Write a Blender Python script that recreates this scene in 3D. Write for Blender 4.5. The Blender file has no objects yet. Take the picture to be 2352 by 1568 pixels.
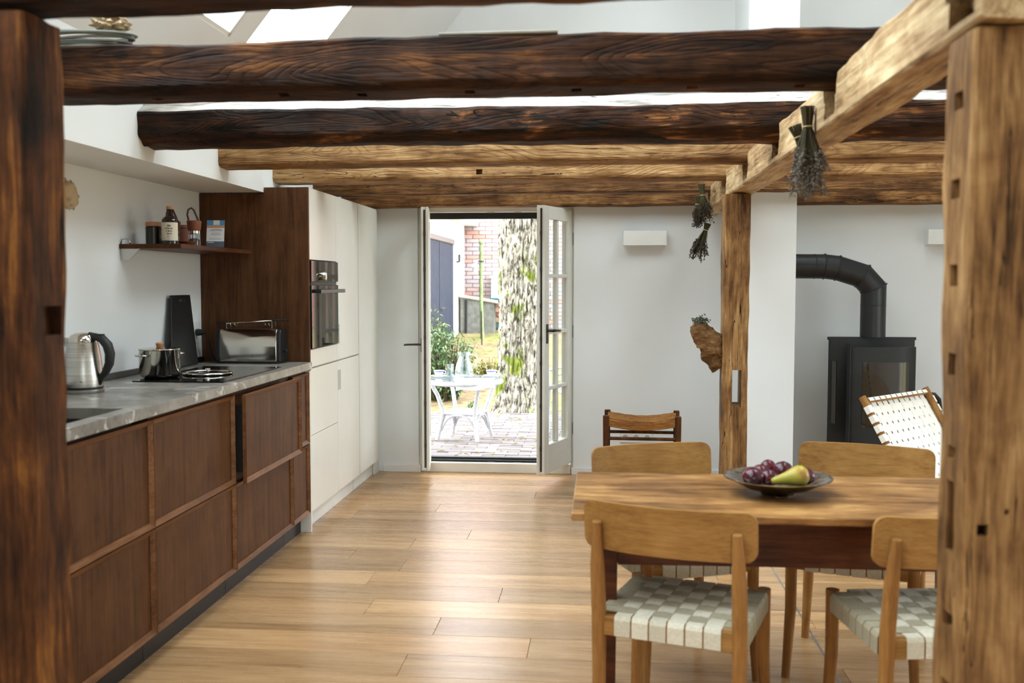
import bpy, bmesh, math, random
from mathutils import Vector, Matrix, noise
random.seed(11)
SC = bpy.context.scene
COL = SC.collection
PI = math.pi

# ---------------------------------------------------------------- camera
cam_d = bpy.data.cameras.new('camera')
cam = bpy.data.objects.new('camera', cam_d); COL.objects.link(cam)
cam_d.lens = 35.0; cam_d.sensor_width = 36.0; cam_d.sensor_fit = 'HORIZONTAL'
cam_d.clip_start = 0.05; cam_d.clip_end = 200
cam.location = (0, 0, 1.42)
cam.rotation_euler = (math.radians(90 - 3.354), 0, math.radians(5.213))
cam_d.dof.use_dof = True; cam_d.dof.focus_distance = 6.2; cam_d.dof.aperture_fstop = 3.2
SC.camera = cam

# ---------------------------------------------------------------- sky and exposure
SKY = 5.0
w = bpy.data.worlds.new('overcast_sky'); SC.world = w; w.use_nodes = True
bg = w.node_tree.nodes['Background']
bg.inputs[0].default_value = (0.87, 0.94, 1.0, 1); bg.inputs[1].default_value = SKY
vs = SC.view_settings
vs.view_transform = 'Standard'; vs.look = 'None'; vs.gamma = 1.0; vs.use_curve_mapping = False
vs.exposure = 1.27
SC.cycles.max_bounces = 7; SC.cycles.diffuse_bounces = 4; SC.cycles.glossy_bounces = 4
SC.cycles.transparent_max_bounces = 8; SC.cycles.transmission_bounces = 8
SC.cycles.caustics_reflective = False; SC.cycles.caustics_refractive = False
SC.cycles.sample_clamp_indirect = 6.0

def portal(c, u, v, n):
    """daylight portal filling an opening: centre, two half-extents directions (full sizes), inward normal"""
    u = Vector(u); v = Vector(v); n = Vector(n).normalized()
    d = bpy.data.lights.new('daylight_portal', 'AREA'); d.shape = 'RECTANGLE'
    d.size = u.length; d.size_y = v.length; d.cycles.is_portal = True
    o = bpy.data.objects.new('daylight_portal', d); COL.objects.link(o)
    z = -n; x = u.normalized(); y = z.cross(x)
    m = Matrix((x, y, z)).transposed().to_4x4(); m.translation = Vector(c); o.matrix_world = m

# roof geometry (left slope rises from the eave at EX, ridge at RX)
EX, EZ, TA = -1.905, 2.34, 1.235
RX = 1.10; RZ = EZ + TA * (RX - EX); RIGHT = 2 * RX - EX
YB = 7.35; YR = -2.6          # back wall, rear wall
XL = -2.28                    # kitchen wall
cs = 1 / math.sqrt(1 + TA * TA); sn = TA * cs
SLOPE = (RX - EX) / cs
LEFT_SKY = [(-0.3, 1.4), (1.82, 3.52), (3.69, 4.55), (4.72, 5.58)]  # the first two are unseen, added to bring in more daylight
RIGHT_SKY = [(2.2, 3.8), (4.3, 5.9)]  # unseen, added high up to light the left slope
SKY_V = (0.278, 2.8); SKY_VR = (2.7, 4.2)
RIGHT_WIN = [(3.2, 5.0)]
REAR_WIN = (0.3, 1.9, 0.5, 2.0)  # unseen, added behind the camera for daylight
def on_left(y, v, off=0.0):   # point on the left slope (off = outward)
    return Vector((EX + v * cs - off * sn, y, EZ + v * sn + off * cs))
def on_right(y, v, off=0.0):
    return Vector((RIGHT - v * cs + off * sn, y, EZ + v * sn + off * cs))
for y0, y1 in LEFT_SKY:
    portal(on_left((y0 + y1) / 2, sum(SKY_V) / 2, 0.10), (0, y1 - y0, 0), (cs * 2.52, 0, sn * 2.52), (sn, 0, -cs))
for y0, y1 in RIGHT_SKY:
    portal(on_right((y0 + y1) / 2, sum(SKY_VR) / 2, 0.10), (0, y1 - y0, 0), (-cs * 1.5, 0, sn * 1.5), (-sn, 0, -cs))
for y0, y1 in RIGHT_WIN:
    portal((RIGHT + 0.30, (y0 + y1) / 2, 1.2), (0, y1 - y0, 0), (0, 0, 1.9), (-1, 0, 0))
portal((1.1, YR - 0.3, 1.25), (1.6, 0, 0), (0, 0, 1.5), (0, 1, 0))
portal((-0.79, YB + 0.40, 1.0), (1.1, 0, 0), (0, 0, 1.9), (0, -1, 0))

# ================================================================= helpers
def srgb(r, g, b):
    f = lambda c: (c / 255 / 12.92) if c / 255 <= 0.04045 else ((c / 255 + 0.055) / 1.055) ** 2.4
    return (f(r), f(g), f(b), 1)

class NT:
    def __init__(s, name):
        s.m = bpy.data.materials.new(name); s.m.use_nodes = True
        s.t = s.m.node_tree; s.b = s.t.nodes['Principled BSDF']; s.out = s.t.nodes['Material Output']
    def n(s, typ, **kw):
        nd = s.t.nodes.new(typ)
        for k, v in kw.items():
            if k.startswith('i_'):
                nd.inputs[int(k[2:]) if k[2:].isdigit() else k[2:].replace('_', ' ')].default_value = v
            else: setattr(nd, k, v)
        return nd
    def l(s, a, b): s.t.links.new(a, b)
    def ramp(s, fac, stops, interp='LINEAR'):
        r = s.n('ShaderNodeValToRGB'); r.color_ramp.interpolation = interp
        e = r.color_ramp.elements
        while len(e) < len(stops): e.new(0.5)
        for k, (p, c) in enumerate(stops): e[k].position = p; e[k].color = c
        s.l(fac, r.inputs[0]); return r.outputs[0]
    def math(s, op, a, b=None, c=None):
        m = s.n('ShaderNodeMath', operation=op)
        for k, v in enumerate((a, b, c)):
            if v is None: continue
            if isinstance(v, (int, float)): m.inputs[k].default_value = v
            else: s.l(v, m.inputs[k])
        return m.outputs[0]
    def mix(s, fac, a, b, mode='MIX'):
        m = s.n('ShaderNodeMix', data_type='RGBA', blend_type=mode)
        for k, v in ((0, fac), (6, a), (7, b)):
            if isinstance(v, (int, float)): m.inputs[k].default_value = v
            elif isinstance(v, tuple): m.inputs[k].default_value = v
            else: s.l(v, m.inputs[k])
        return m.outputs[2]
    def coords(s, scale=(1, 1, 1), rand=True, kind='Object'):
        tc = s.n('ShaderNodeTexCoord'); v = tc.outputs[kind]
        mp = s.n('ShaderNodeMapping'); mp.inputs[3].default_value = scale
        if rand:
            oi = s.n('ShaderNodeObjectInfo')
            mm = s.n('ShaderNodeVectorMath', operation='SCALE'); mm.inputs[0].default_value = (37, 53, 71)
            s.l(oi.outputs['Random'], mm.inputs[3])
            ad = s.n('ShaderNodeVectorMath', operation='ADD'); s.l(v, ad.inputs[0]); s.l(mm.outputs[0], ad.inputs[1]); v = ad.outputs[0]
            s.rand = oi.outputs['Random']
        s.l(v, mp.inputs[0]); return mp.outputs[0]
    def noise(s, vec, scale, detail=4, rough=0.55, dist=0.0):
        nd = s.n('ShaderNodeTexNoise'); s.l(vec, nd.inputs['Vector'])
        nd.inputs['Scale'].default_value = scale; nd.inputs['Detail'].default_value = detail
        nd.inputs['Roughness'].default_value = rough; nd.inputs['Distortion'].default_value = dist
        return nd.outputs[0]
    def bump(s, h, strength=0.3, dist=0.01):
        b = s.n('ShaderNodeBump'); b.inputs['Strength'].default_value = strength; b.inputs['Distance'].default_value = dist
        s.l(h, b.inputs['Height']); s.l(b.outputs[0], s.b.inputs['Normal'])
    def setc(s, col=None, rough=0.5, metal=0.0, spec=0.5):
        if col is not None:
            if isinstance(col, tuple): s.b.inputs['Base Color'].default_value = col
            else: s.l(col, s.b.inputs['Base Color'])
        if isinstance(rough, (int, float)): s.b.inputs['Roughness'].default_value = rough
        else: s.l(rough, s.b.inputs['Roughness'])
        s.b.inputs['Metallic'].default_value = metal
        s.b.inputs['Specular IOR Level'].default_value = spec

def plain(name, col, rough=0.5, metal=0.0, spec=0.5, vary=0.06, scale=8, bump=0.0):
    t = NT(name); v = t.coords(); nz = t.noise(v, scale, 3)
    d = tuple(c * (1 - vary) for c in col[:3]) + (1,); e = tuple(min(1, c * (1 + vary)) for c in col[:3]) + (1,)
    t.setc(t.ramp(nz, [(0.3, d), (0.7, e)]), rough, metal, spec)
    if bump: t.bump(nz, bump, 0.005)
    return t.m

AX = {'X': (1, 0, 0), 'Y': (0, 1, 0), 'Z': (0, 0, 1)}
def wood(name, cols, axis='X', lng=0.6, crs=9.0, rough=0.55, bump=0.35, crack=0.0, knots=0.0, spec=0.14, vary=0.25, stain=None, fine=5.0, coat=0.0, wavy=0.0, tone=(0.9, 0.84, 0.69)):
    """cols: dark to light; grain runs along the object's local axis"""
    cols = [(c[0] * tone[0], c[1] * tone[1], c[2] * tone[2], 1) for c in cols]
    t = NT(name)
    n1 = t.noise(t.coords(tuple(lng * 2.2 if a else crs for a in AX[axis])), 1.0, 4, 0.65, 0.8)
    n2 = t.noise(t.coords(tuple(lng * 9 if a else crs * fine * 1.6 for a in AX[axis])), 1.0, 3, 0.65, 0.3)
    n3 = t.noise(t.coords((5, 5, 5)), 1.0, 4, 0.65, 0.4)
    f = t.math('ADD', t.math('ADD', t.math('MULTIPLY', n1, 0.42), t.math('MULTIPLY', n2, 0.30)), t.math('MULTIPLY', n3, 0.28))
    k = len(cols)
    col = t.ramp(f, [(0.39 + 0.22 * i / (k - 1), c) for i, c in enumerate(cols)])
    # per piece tone
    hs = t.n('ShaderNodeHueSaturation'); t.l(col, hs.inputs['Color'])
    t.l(t.math('MULTIPLY_ADD', t.rand, vary, 1 - vary / 2), hs.inputs['Value']); col = hs.outputs[0]
    h = t.math('ADD', f, n2)
    if wavy:
        nw = t.noise(t.coords(tuple(1.1 if a else 7.0 for a in AX[axis])), 1.0, 1.5, 0.4, 0.5)
        wv = t.ramp(t.math('FRACT', t.math('MULTIPLY', nw, 26)), [(0.0, (1, 1, 1, 1)), (0.3, (0, 0, 0, 1)), (0.8, (0, 0, 0, 1)), (1.0, (1, 1, 1, 1))])
        col = t.mix(t.math('MULTIPLY', wv, wavy), col, cols[0])
        h = t.math('SUBTRACT', h, t.math('MULTIPLY', wv, 0.5))
    if crack:
        v3 = t.coords(tuple(0.55 if a else 15.0 for a in AX[axis]))
        c = t.noise(v3, 1.0, 3, 0.5, 0.8)
        d = t.math('ABSOLUTE', t.math('SUBTRACT', c, 0.5))
        ck = t.math('LESS_THAN', d, 0.0085 * crack)
        nn = t.noise(v3, 0.35, 1); ck = t.math('MULTIPLY', ck, t.math('GREATER_THAN', nn, 0.54))
        col = t.mix(ck, col, tuple(x * 0.4 for x in cols[0][:3]) + (1,))
        h = t.math('SUBTRACT', h, t.math('MULTIPLY', ck, 1.5))
    if knots:
        v4 = t.coords(tuple(1.3 if a else 3.2 for a in AX[axis]))
        vo = t.n('ShaderNodeTexVoronoi'); t.l(v4, vo.inputs['Vector']); vo.inputs['Scale'].default_value = 1.0
        ring = t.math('SINE', t.math('MULTIPLY', vo.outputs['Distance'], 70))
        kk = t.math('LESS_THAN', vo.outputs['Distance'], 0.05 * knots)
        col = t.mix(t.math('MULTIPLY', kk, 0.7), col, tuple(x * 0.45 for x in cols[0][:3]) + (1,))
        near = t.math('SUBTRACT', 1.0, t.math('MULTIPLY', vo.outputs['Distance'], 2.2)); near = t.math('MAXIMUM', near, 0.0)
        col = t.mix(t.math('MULTIPLY', t.math('MULTIPLY', near, t.math('GREATER_THAN', ring, 0.2)), 0.35), col, cols[0])
    if stain:
        v5 = t.coords((1.6, 5.5, 5.5)); st = t.noise(v5, 1.0, 6, 0.68, 0.9)
        col = t.mix(t.ramp(st, [(stain[1], (0, 0, 0, 1)), (stain[1] + 0.04, (1, 1, 1, 1))]), col, stain[0])
    t.setc(col, rough, 0, spec); t.bump(h, bump, 0.006)
    if coat: t.b.inputs['Coat Weight'].default_value = coat; t.b.inputs['Coat Roughness'].default_value = 0.16
    return t.m

def glass(name, tint=(0.95, 0.98, 0.98, 1), refl=0.08, rough=0.02):
    t = NT(name); t.t.nodes.remove(t.b)
    tr = t.n('ShaderNodeBsdfTransparent'); tr.inputs[0].default_value = tint
    gl = t.n('ShaderNodeBsdfGlossy'); gl.inputs['Roughness'].default_value = rough
    lw = t.n('ShaderNodeLayerWeight'); lw.inputs[0].default_value = 0.5; fr = t.math('POWER', lw.outputs['Facing'], 4.0)
    mx = t.n('ShaderNodeMixShader'); t.l(t.math('MULTIPLY_ADD', fr, 0.6, refl * 0.5), mx.inputs[0]); t.l(tr.outputs[0], mx.inputs[1]); t.l(gl.outputs[0], mx.inputs[2])
    t.l(mx.outputs[0], t.out.inputs[0]); return t.m

# ---------------------------------------------------------------- mesh builder
class MB:
    def __init__(s): s.v = []; s.f = []
    def add(s, vs, fs):
        o = len(s.v); s.v += [tuple(p) for p in vs]; s.f += [tuple(i + o for i in q) for q in fs]; return s
    def box(s, x0, x1, y0, y1, z0, z1):
        return s.add([(x0, y0, z0), (x1, y0, z0), (x1, y1, z0), (x0, y1, z0), (x0, y0, z1), (x1, y0, z1), (x1, y1, z1), (x0, y1, z1)],
                     [(0, 3, 2, 1), (4, 5, 6, 7), (0, 1, 5, 4), (1, 2, 6, 5), (2, 3, 7, 6), (3, 0, 4, 7)])
    def hexa(s, p):   # 8 points, bottom ring then top ring
        return s.add(p, [(0, 3, 2, 1), (4, 5, 6, 7), (0, 1, 5, 4), (1, 2, 6, 5), (2, 3, 7, 6), (3, 0, 4, 7)])
    def rings(s, rs, cap=True, close=False):
        n = len(rs[0]); o = len(s.v)
        for r in rs: s.v += [tuple(p) for p in r]
        m = len(rs)
        for i in range(m if close else m - 1):
            a = o + i * n; b = o + ((i + 1) % m) * n
            for j in range(n): s.f.append((a + j, a + (j + 1) % n, b + (j + 1) % n, b + j))
        if cap and not close:
            s.f.append(tuple(o + j for j in range(n))[::-1]); s.f.append(tuple(o + (m - 1) * n + j for j in range(n)))
        return s
    def tube(s, pts, r, n=8, cap=True, close=False):
        pts = [Vector(p) for p in pts]; m = len(pts); rs = []
        rad = r if isinstance(r, (list, tuple)) else [r] * m
        up = None
        for i, p in enumerate(pts):
            if close: t = pts[(i + 1) % m] - pts[i - 1]
            else: t = pts[min(i + 1, m - 1)] - pts[max(i - 1, 0)]
            t.normalize()
            if up is None:
                up = Vector((0, 0, 1)) if abs(t.z) < 0.9 else Vector((1, 0, 0))
            a = t.cross(up); a.normalize(); b = a.cross(t); b.normalize(); up = b
            rs.append([p + (a * math.cos(2 * PI * j / n) + b * math.sin(2 * PI * j / n)) * rad[i] for j in range(n)])
        return s.rings(rs, cap, close)
    def lathe(s, prof, n=32, c=(0, 0, 0), cap=True):
        c = Vector(c); rs = []
        for r, z in prof: rs.append([c + Vector((r * math.cos(2 * PI * j / n), r * math.sin(2 * PI * j / n), z)) for j in range(n)])
        return s.rings(rs, cap)
    def torus(s, c, R, r, n=40, m=8, nrm='Z', sx=1, sy=1):
        pts = []
        for i in range(n):
            a = 2 * PI * i / n; x, y = R * math.cos(a) * sx, R * math.sin(a) * sy
            pts.append(Vector(c) + Vector({'Z': (x, y, 0), 'X': (0, x, y), 'Y': (x, 0, y)}[nrm]))
        return s.tube(pts, r, m, close=True)
    def ribbon(s, pts, wdir, width, thick, nrm=None):
        """flat strap following pts, width along wdir"""
        pts = [Vector(p) for p in pts]; wd = Vector(wdir).normalized() * width / 2; rs = []
        for i, p in enumerate(pts):
            t = (pts[min(i + 1, len(pts) - 1)] - pts[max(i - 1, 0)]).normalized()
            nn = t.cross(wd).normalized() * thick / 2
            rs.append([p - wd - nn, p + wd - nn, p + wd + nn, p - wd + nn])
        return s.rings(rs)
    def xf(s, m):
        s.v = [tuple(m @ Vector(p)) for p in s.v]; return s
    def mesh(s, name):
        me = bpy.data.meshes.new(name); me.from_pydata(s.v, [], s.f); me.validate(); me.update()
        bm = bmesh.new(); bm.from_mesh(me); bmesh.ops.recalc_face_normals(bm, faces=bm.faces); bm.to_mesh(me); bm.free()
        return me

ROOT = {}
def tag(o, label=None, cat=None, group=None, kind=None):
    if label: o['label'] = label
    if cat: o['category'] = cat
    if group: o['group'] = group
    if kind: o['kind'] = kind
    return o
def thing(name, label, cat, loc=(0, 0, 0), rz=0.0, group=None, kind=None):
    o = bpy.data.objects.new(name, None); o.empty_display_size = 0.05; COL.objects.link(o)
    o.location = loc; o.rotation_euler = (0, 0, rz)
    ROOT[o.name] = Matrix.Translation(loc) @ Matrix.Rotation(rz, 4, 'Z')
    return tag(o, label, cat, group, kind)
def obj(name, mb, mat, parent=None, bevel=0.0, smooth=False, local=False, seg=2, label=None, kind=None, angle=0.6):
    """one mesh object; mb in world coordinates unless local"""
    me = mb.mesh(name) if isinstance(mb, MB) else mb
    if parent is not None and not local:
        r = parent
        while r.parent: r = r.parent
        if r.name in ROOT: me.transform(ROOT[r.name].inverted())
    o = bpy.data.objects.new(name, me); COL.objects.link(o)
    if parent is not None: o.parent = parent
    if mat: me.materials.append(mat)
    if smooth:
        for p in me.polygons: p.use_smooth = True
        if smooth == 'auto':
            bm = bmesh.new(); bm.from_mesh(me)
            for e in bm.edges:
                if len(e.link_faces) == 2 and e.calc_face_angle(0) > angle: e.smooth = False
            bm.to_mesh(me); bm.free()
    if bevel:
        md = o.modifiers.new('bevel', 'BEVEL'); md.width = bevel; md.segments = seg; md.limit_method = 'ANGLE'; md.angle_limit = 0.6
        for p in me.polygons: p.use_smooth = True
        md.harden_normals = True
    if label: o['label'] = label
    if kind: o['kind'] = kind
    return o
def copy_tree(o, parent=None):
    c = o.copy(); COL.objects.link(c)
    if parent: c.parent = parent
    for ch in o.children: copy_tree(ch, c)
    return c
def box(x0, x1, y0, y1, z0, z1): return MB().box(x0, x1, y0, y1, z0, z1)

def panel(origin, u, v, n, U, V, holes, thick):
    """flat slab U x V with rectangular holes (u0,u1,v0,v1); n = direction of the thickness"""
    o = Vector(origin); u = Vector(u); v = Vector(v); n = Vector(n) * thick
    us = sorted({0, U, *[h[0] for h in holes], *[h[1] for h in holes]}); vv = sorted({0, V, *[h[2] for h in holes], *[h[3] for h in holes]})
    solid = lambda i, j: 0 <= i < len(us) - 1 and 0 <= j < len(vv) - 1 and not any(h[0] <= (us[i] + us[i + 1]) / 2 <= h[1] and h[2] <= (vv[j] + vv[j + 1]) / 2 <= h[3] for h in holes)
    mb = MB(); P = lambda a, b: o + u * a + v * b
    for i in range(len(us) - 1):
        for j in range(len(vv) - 1):
            if not solid(i, j): continue
            a, b, c, d = P(us[i], vv[j]), P(us[i + 1], vv[j]), P(us[i + 1], vv[j + 1]), P(us[i], vv[j + 1])
            mb.add([a, b, c, d], [(0, 1, 2, 3)]); mb.add([a + n, b + n, c + n, d + n], [(3, 2, 1, 0)])
            for (di, dj, p, q) in ((-1, 0, d, a), (1, 0, b, c), (0, -1, a, b), (0, 1, c, d)):
                if not solid(i + di, j + dj): mb.add([p, q, q + n, p + n], [(0, 1, 2, 3)])
    me = mb.mesh('panel'); bm = bmesh.new(); bm.from_mesh(me); bmesh.ops.remove_doubles(bm, verts=bm.verts, dist=1e-5)
    bmesh.ops.recalc_face_normals(bm, faces=bm.faces); bm.to_mesh(me); bm.free()
    return me

def timber(L, prof, seed, amp=0.006, big=0.01, step=0.05, bend=0.0, taper=0.0):
    """rough hewn timber along local X from 0 to L; prof = list of (y,z) corners; worn, wavy edges"""
    pts = []
    n = len(prof)
    for i in range(n):
        a = Vector(prof[i]); b = Vector(prof[(i + 1) % n]); l = (b - a).length
        r = min(0.007, l * 0.3)
        k = max(2, int(l / 0.035))
        for j in range(k + 1):
            pts.append(a + (b - a) * (r / l + (1 - 2 * r / l) * j / k))
    c = sum(pts, Vector((0, 0))) / len(pts); rs = []
    m = max(2, int(L / step))
    for i in range(m + 1):
        x = L * i / m; ring = []
        for p in pts:
            d = (p - c)
            q = Vector((x * 1.4 + seed * 7.3, p.x * 5, p.y * 5 + seed))
            dn = noise.noise(q) * big * 0.6 + noise.noise(Vector((x * 9 + seed, p.x * 22, p.y * 22))) * amp
            dn += noise.noise(Vector((x * 3.1 - seed, p.x * 11, p.y * 11))) * amp
            e = p + d.normalized() * dn
            bz = bend * math.sin(PI * x / L) + 0.5 * big * noise.noise(Vector((x * 0.6, seed * 3.3, 0)))
            s_ = 1 + taper * (x / L)
            ring.append((x, c.x + (e.x - c.x) * s_, c.y + (e.y - c.y) * s_ + bz))
        rs.append(ring)
    return MB().rings(rs)
def rect(y0, y1, z0, z1): return [(y0, z0), (y1, z0), (y1, z1), (y0, z1)]

def cut(o, boxes):
    """carve boxes (local coordinates MB) out of o"""
    cutter = bpy.data.objects.new('cutter', boxes.mesh('cutter')); COL.objects.link(cutter)
    cutter.matrix_world = o.matrix_basis
    md = o.modifiers.new('cut', 'BOOLEAN'); md.operation = 'DIFFERENCE'; md.object = cutter; md.solver = 'EXACT'; md.use_self = True
    bpy.context.view_layer.update()
    dg = bpy.context.evaluated_depsgraph_get()
    me = bpy.data.meshes.new_from_object(o.evaluated_get(dg))
    o.modifiers.clear(); o.data = me
    bpy.data.objects.remove(cutter)

# ================================================================= materials
M = {}
M['skylit_chamfer'] = wood('pale_skylit_beam_chamfer', [srgb(120, 112, 104), srgb(196, 188, 178), srgb(222, 216, 206)], lng=0.8, crs=9, rough=0.7, bump=0.5, crack=0.4, tone=(0.95, 0.95, 0.96))  # chamfer paler than its beam: skylight brightness put into the colour
t = NT('wall_plaster'); v = t.coords(); nz = t.noise(v, 1.5, 5); fz = t.noise(v, 60, 3)
t.setc(t.ramp(nz, [(0.3, srgb(226, 227, 226)), (0.7, srgb(232, 233, 232))]), 0.9, 0, 0.2); t.bump(t.math('ADD', nz, t.math('MULTIPLY', fz, 0.3)), 0.12, 0.01); M['wall'] = t.m
M['trimwhite'] = plain('white_trim_paint', srgb(228, 226, 220), 0.45, vary=0.02)
M['doorpaint'] = plain('door_paint', srgb(222, 219, 209), 0.4, vary=0.03)
M['cabwhite'] = plain('white_cabinet_lacquer', srgb(226, 222, 212), 0.32, vary=0.015)
M['handlestrip'] = plain('greige_handle_strip', srgb(176, 170, 158), 0.5, vary=0.03)
M['glass'] = glass('window_glass')
M['tumbler'] = glass('clear_table_glass', (0.93, 0.97, 0.98, 1), 0.14)
M['black'] = plain('black_metal', srgb(24, 24, 25), 0.42, 0.0, 0.5, 0.15)
M['seal'] = plain('black_rubber_seal', srgb(20, 20, 22), 0.6)
M['steel'] = plain('steel_hardware', srgb(190, 188, 184), 0.25, 1.0, vary=0.04)
M['iron'] = plain('dark_iron', srgb(70, 66, 62), 0.4, 0.8, vary=0.1)
M['stove'] = plain('black_stove_steel', srgb(40, 40, 39), 0.5, 0.2, 0.4, 0.1, 30)
M['stove_glass'] = plain('smoked_stove_glass', srgb(42, 34, 24), 0.06, 0.0, 0.8, 0.2)

DK = [srgb(20, 12, 8), srgb(44, 26, 16), srgb(68, 41, 25), srgb(118, 77, 43)]
MD = [srgb(60, 40, 26), srgb(104, 72, 46), srgb(142, 104, 68), srgb(172, 134, 94)]
LT = [srgb(92, 64, 42), srgb(148, 112, 78), srgb(184, 148, 108), srgb(208, 178, 140)]
LP = [srgb(100, 74, 50), srgb(164, 132, 96), srgb(194, 166, 128), srgb(218, 196, 160)]
M['beam_dark'] = wood('dark_beam_wood', DK, lng=0.55, crs=10, rough=0.62, bump=0.6, crack=0.8, knots=0.6, wavy=0.25)
M['beam_stain'] = wood('tarred_beam_wood', DK[:3] + [srgb(160, 108, 66)], lng=0.6, crs=8, rough=0.6, bump=0.6, crack=0.8, knots=0.7, wavy=0.25, stain=(srgb(20, 16, 13), 0.585))
M['beam_mid'] = wood('brown_beam_wood', MD, lng=0.5, crs=10, rough=0.6, bump=0.5, crack=0.6, knots=0.7, wavy=0.3)
M['beam_light'] = wood('tan_beam_wood', LT, lng=0.5, crs=11, rough=0.6, bump=0.5, crack=0.3, knots=0.7, wavy=0.4)
M['beam_pale'] = wood('pale_oak_timber', LP, lng=0.5, crs=9, rough=0.6, bump=0.5, crack=0.5, knots=0.4, tone=(0.92, 0.90, 0.84))
M['post_red'] = wood('weathered_red_brown_post', [srgb(24, 16, 11), srgb(64, 38, 23), srgb(94, 57, 34), srgb(140, 94, 46)], lng=0.7, crs=11, rough=0.6, bump=0.6, crack=1.4, knots=0.3)
M['post_tan'] = wood('weathered_tan_post', [srgb(66, 46, 29), srgb(116, 84, 54), srgb(148, 113, 77), srgb(180, 147, 106)], lng=0.7, crs=10, rough=0.6, bump=0.5, crack=0.45, knots=0.4)
M['walnut'] = wood('smoked_oak_veneer', [srgb(66, 42, 28), srgb(90, 60, 41), srgb(106, 73, 51)], axis='Z', lng=0.8, crs=26, rough=0.5, bump=0.12, vary=0.06, fine=7)
M['walnut_trim'] = wood('smoked_oak_trim', [srgb(84, 54, 36), srgb(112, 76, 52), srgb(134, 95, 67)], axis='Y', lng=0.8, crs=26, rough=0.45, bump=0.1, vary=0.06, fine=7)
M['shelfwood'] = wood('dark_walnut_shelf', [srgb(58, 34, 24), srgb(84, 50, 36), srgb(100, 62, 45)], axis='Y', lng=0.8, crs=24, rough=0.4, bump=0.1, vary=0.05)
M['oak'] = wood('light_oak', [srgb(134, 97, 56), srgb(158, 118, 71), srgb(175, 136, 86)], axis='X', lng=0.9, crs=18, rough=0.45, bump=0.08, vary=0.08)
M['oakz'] = wood('light_oak_upright', [srgb(128, 88, 52), srgb(150, 108, 65), srgb(168, 125, 79)], axis='Z', lng=0.9, crs=18, rough=0.45, bump=0.08, vary=0.1)
M['table'] = wood('honey_brown_table_wood', [srgb(88, 58, 34), srgb(130, 92, 56), srgb(158, 116, 74), srgb(186, 146, 98)], axis='X', lng=0.7, crs=7, rough=0.36, bump=0.1, vary=0.1)
M['tableleg'] = wood('red_brown_table_wood', [srgb(48, 24, 14), srgb(78, 42, 25), srgb(100, 58, 35)], axis='X', lng=0.7, crs=12, rough=0.45, bump=0.1)
M['stoolwood'] = wood('old_dark_stool_wood', [srgb(48, 28, 16), srgb(80, 48, 28), srgb(104, 66, 40)], axis='Z', lng=0.8, crs=16, rough=0.5, bump=0.15)
M['cork'] = plain('cork_and_light_wood', srgb(176, 122, 84), 0.6, vary=0.15, scale=30)
M['plank'] = None
def plank_mat():
    t = NT('oiled_oak_floor')
    v = t.coords((0.9, 13, 13)); n1 = t.noise(v, 1.0, 5, 0.6, 1.0)
    v2 = t.coords((2.5, 70, 70)); n2 = t.noise(v2, 1.0, 3, 0.6, 0.3)
    v3 = t.coords((0.8, 4.0, 4.0)); n3 = t.noise(v3, 1.0, 4, 0.6, 0.6)
    f = t.math('ADD', t.math('ADD', t.math('MULTIPLY', n1, 0.45), t.math('MULTIPLY', n2, 0.2)), t.math('MULTIPLY', n3, 0.35))
    col = t.ramp(f, [(0.32, srgb(134, 98, 62)), (0.47, srgb(170, 130, 88)), (0.58, srgb(190, 150, 106)), (0.7, srgb(206, 170, 126))])
    hs = t.n('ShaderNodeHueSaturation'); t.l(col, hs.inputs['Color'])
    t.l(t.math('MULTIPLY_ADD', t.rand, 0.42, 0.72), hs.inputs['Value'])
    t.setc(hs.outputs[0], t.math('MULTIPLY_ADD', n2, 0.12, 0.22), 0, 0.38); t.bump(t.math('ADD', n2, n1), 0.05, 0.003)
    return t.m
M['plank'] = plank_mat()
t = NT('grey_stone_worktop'); v = t.coords(); n1 = t.noise(v, 5, 6, 0.6, 0.5); n2 = t.noise(v, 22, 5, 0.7)
v2 = t.coords((7, 13, 13)); n3 = t.noise(v2, 1.0, 3, 0.5, 1.0)
col = t.ramp(t.math('ADD', t.math('MULTIPLY', n1, 0.6), t.math('MULTIPLY', n2, 0.4)), [(0.35, srgb(92, 87, 80)), (0.5, srgb(124, 118, 110)), (0.65, srgb(150, 144, 136))])
col = t.mix(t.ramp(n3, [(0.60, (0, 0, 0, 1)), (0.66, (1, 1, 1, 1))]), col, srgb(186, 182, 176)); t.setc(col, 0.32, 0, 0.5); t.bump(n2, 0.08, 0.003); M['stone'] = t.m
t = NT('brushed_steel'); v = t.coords((3, 3, 260)); n1 = t.noise(v, 1, 3)
t.setc(t.ramp(n1, [(0.3, srgb(168, 164, 156)), (0.7, srgb(206, 203, 196))]), 0.27, 1.0); t.b.inputs['Anisotropic'].default_value = 0.5; M['brushed'] = t.m
M['polished'] = plain('polished_steel', srgb(205, 200, 190), 0.09, 1.0, vary=0.03)
M['hob'] = plain('black_glass_hob', srgb(10, 10, 11), 0.06, 0.0, 0.1)
M['ovenglass'] = plain('black_oven_glass', srgb(18, 18, 15), 0.05, 0.0, 0.45)
M['blackplastic'] = plain('matt_black_plastic', srgb(22, 21, 21), 0.5, vary=0.1)
M['web'] = None
t = NT('cream_webbing'); v = t.coords((120, 120, 120), kind='Object'); n1 = t.noise(v, 1.0, 2); n2 = t.noise(t.coords(), 3, 2)
hs = t.n('ShaderNodeHueSaturation'); t.l(t.ramp(t.math('ADD', t.math('MULTIPLY', n1, 0.5), t.math('MULTIPLY', n2, 0.5)), [(0.35, srgb(188, 180, 160)), (0.65, srgb(212, 205, 186))]), hs.inputs['Color'])
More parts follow.
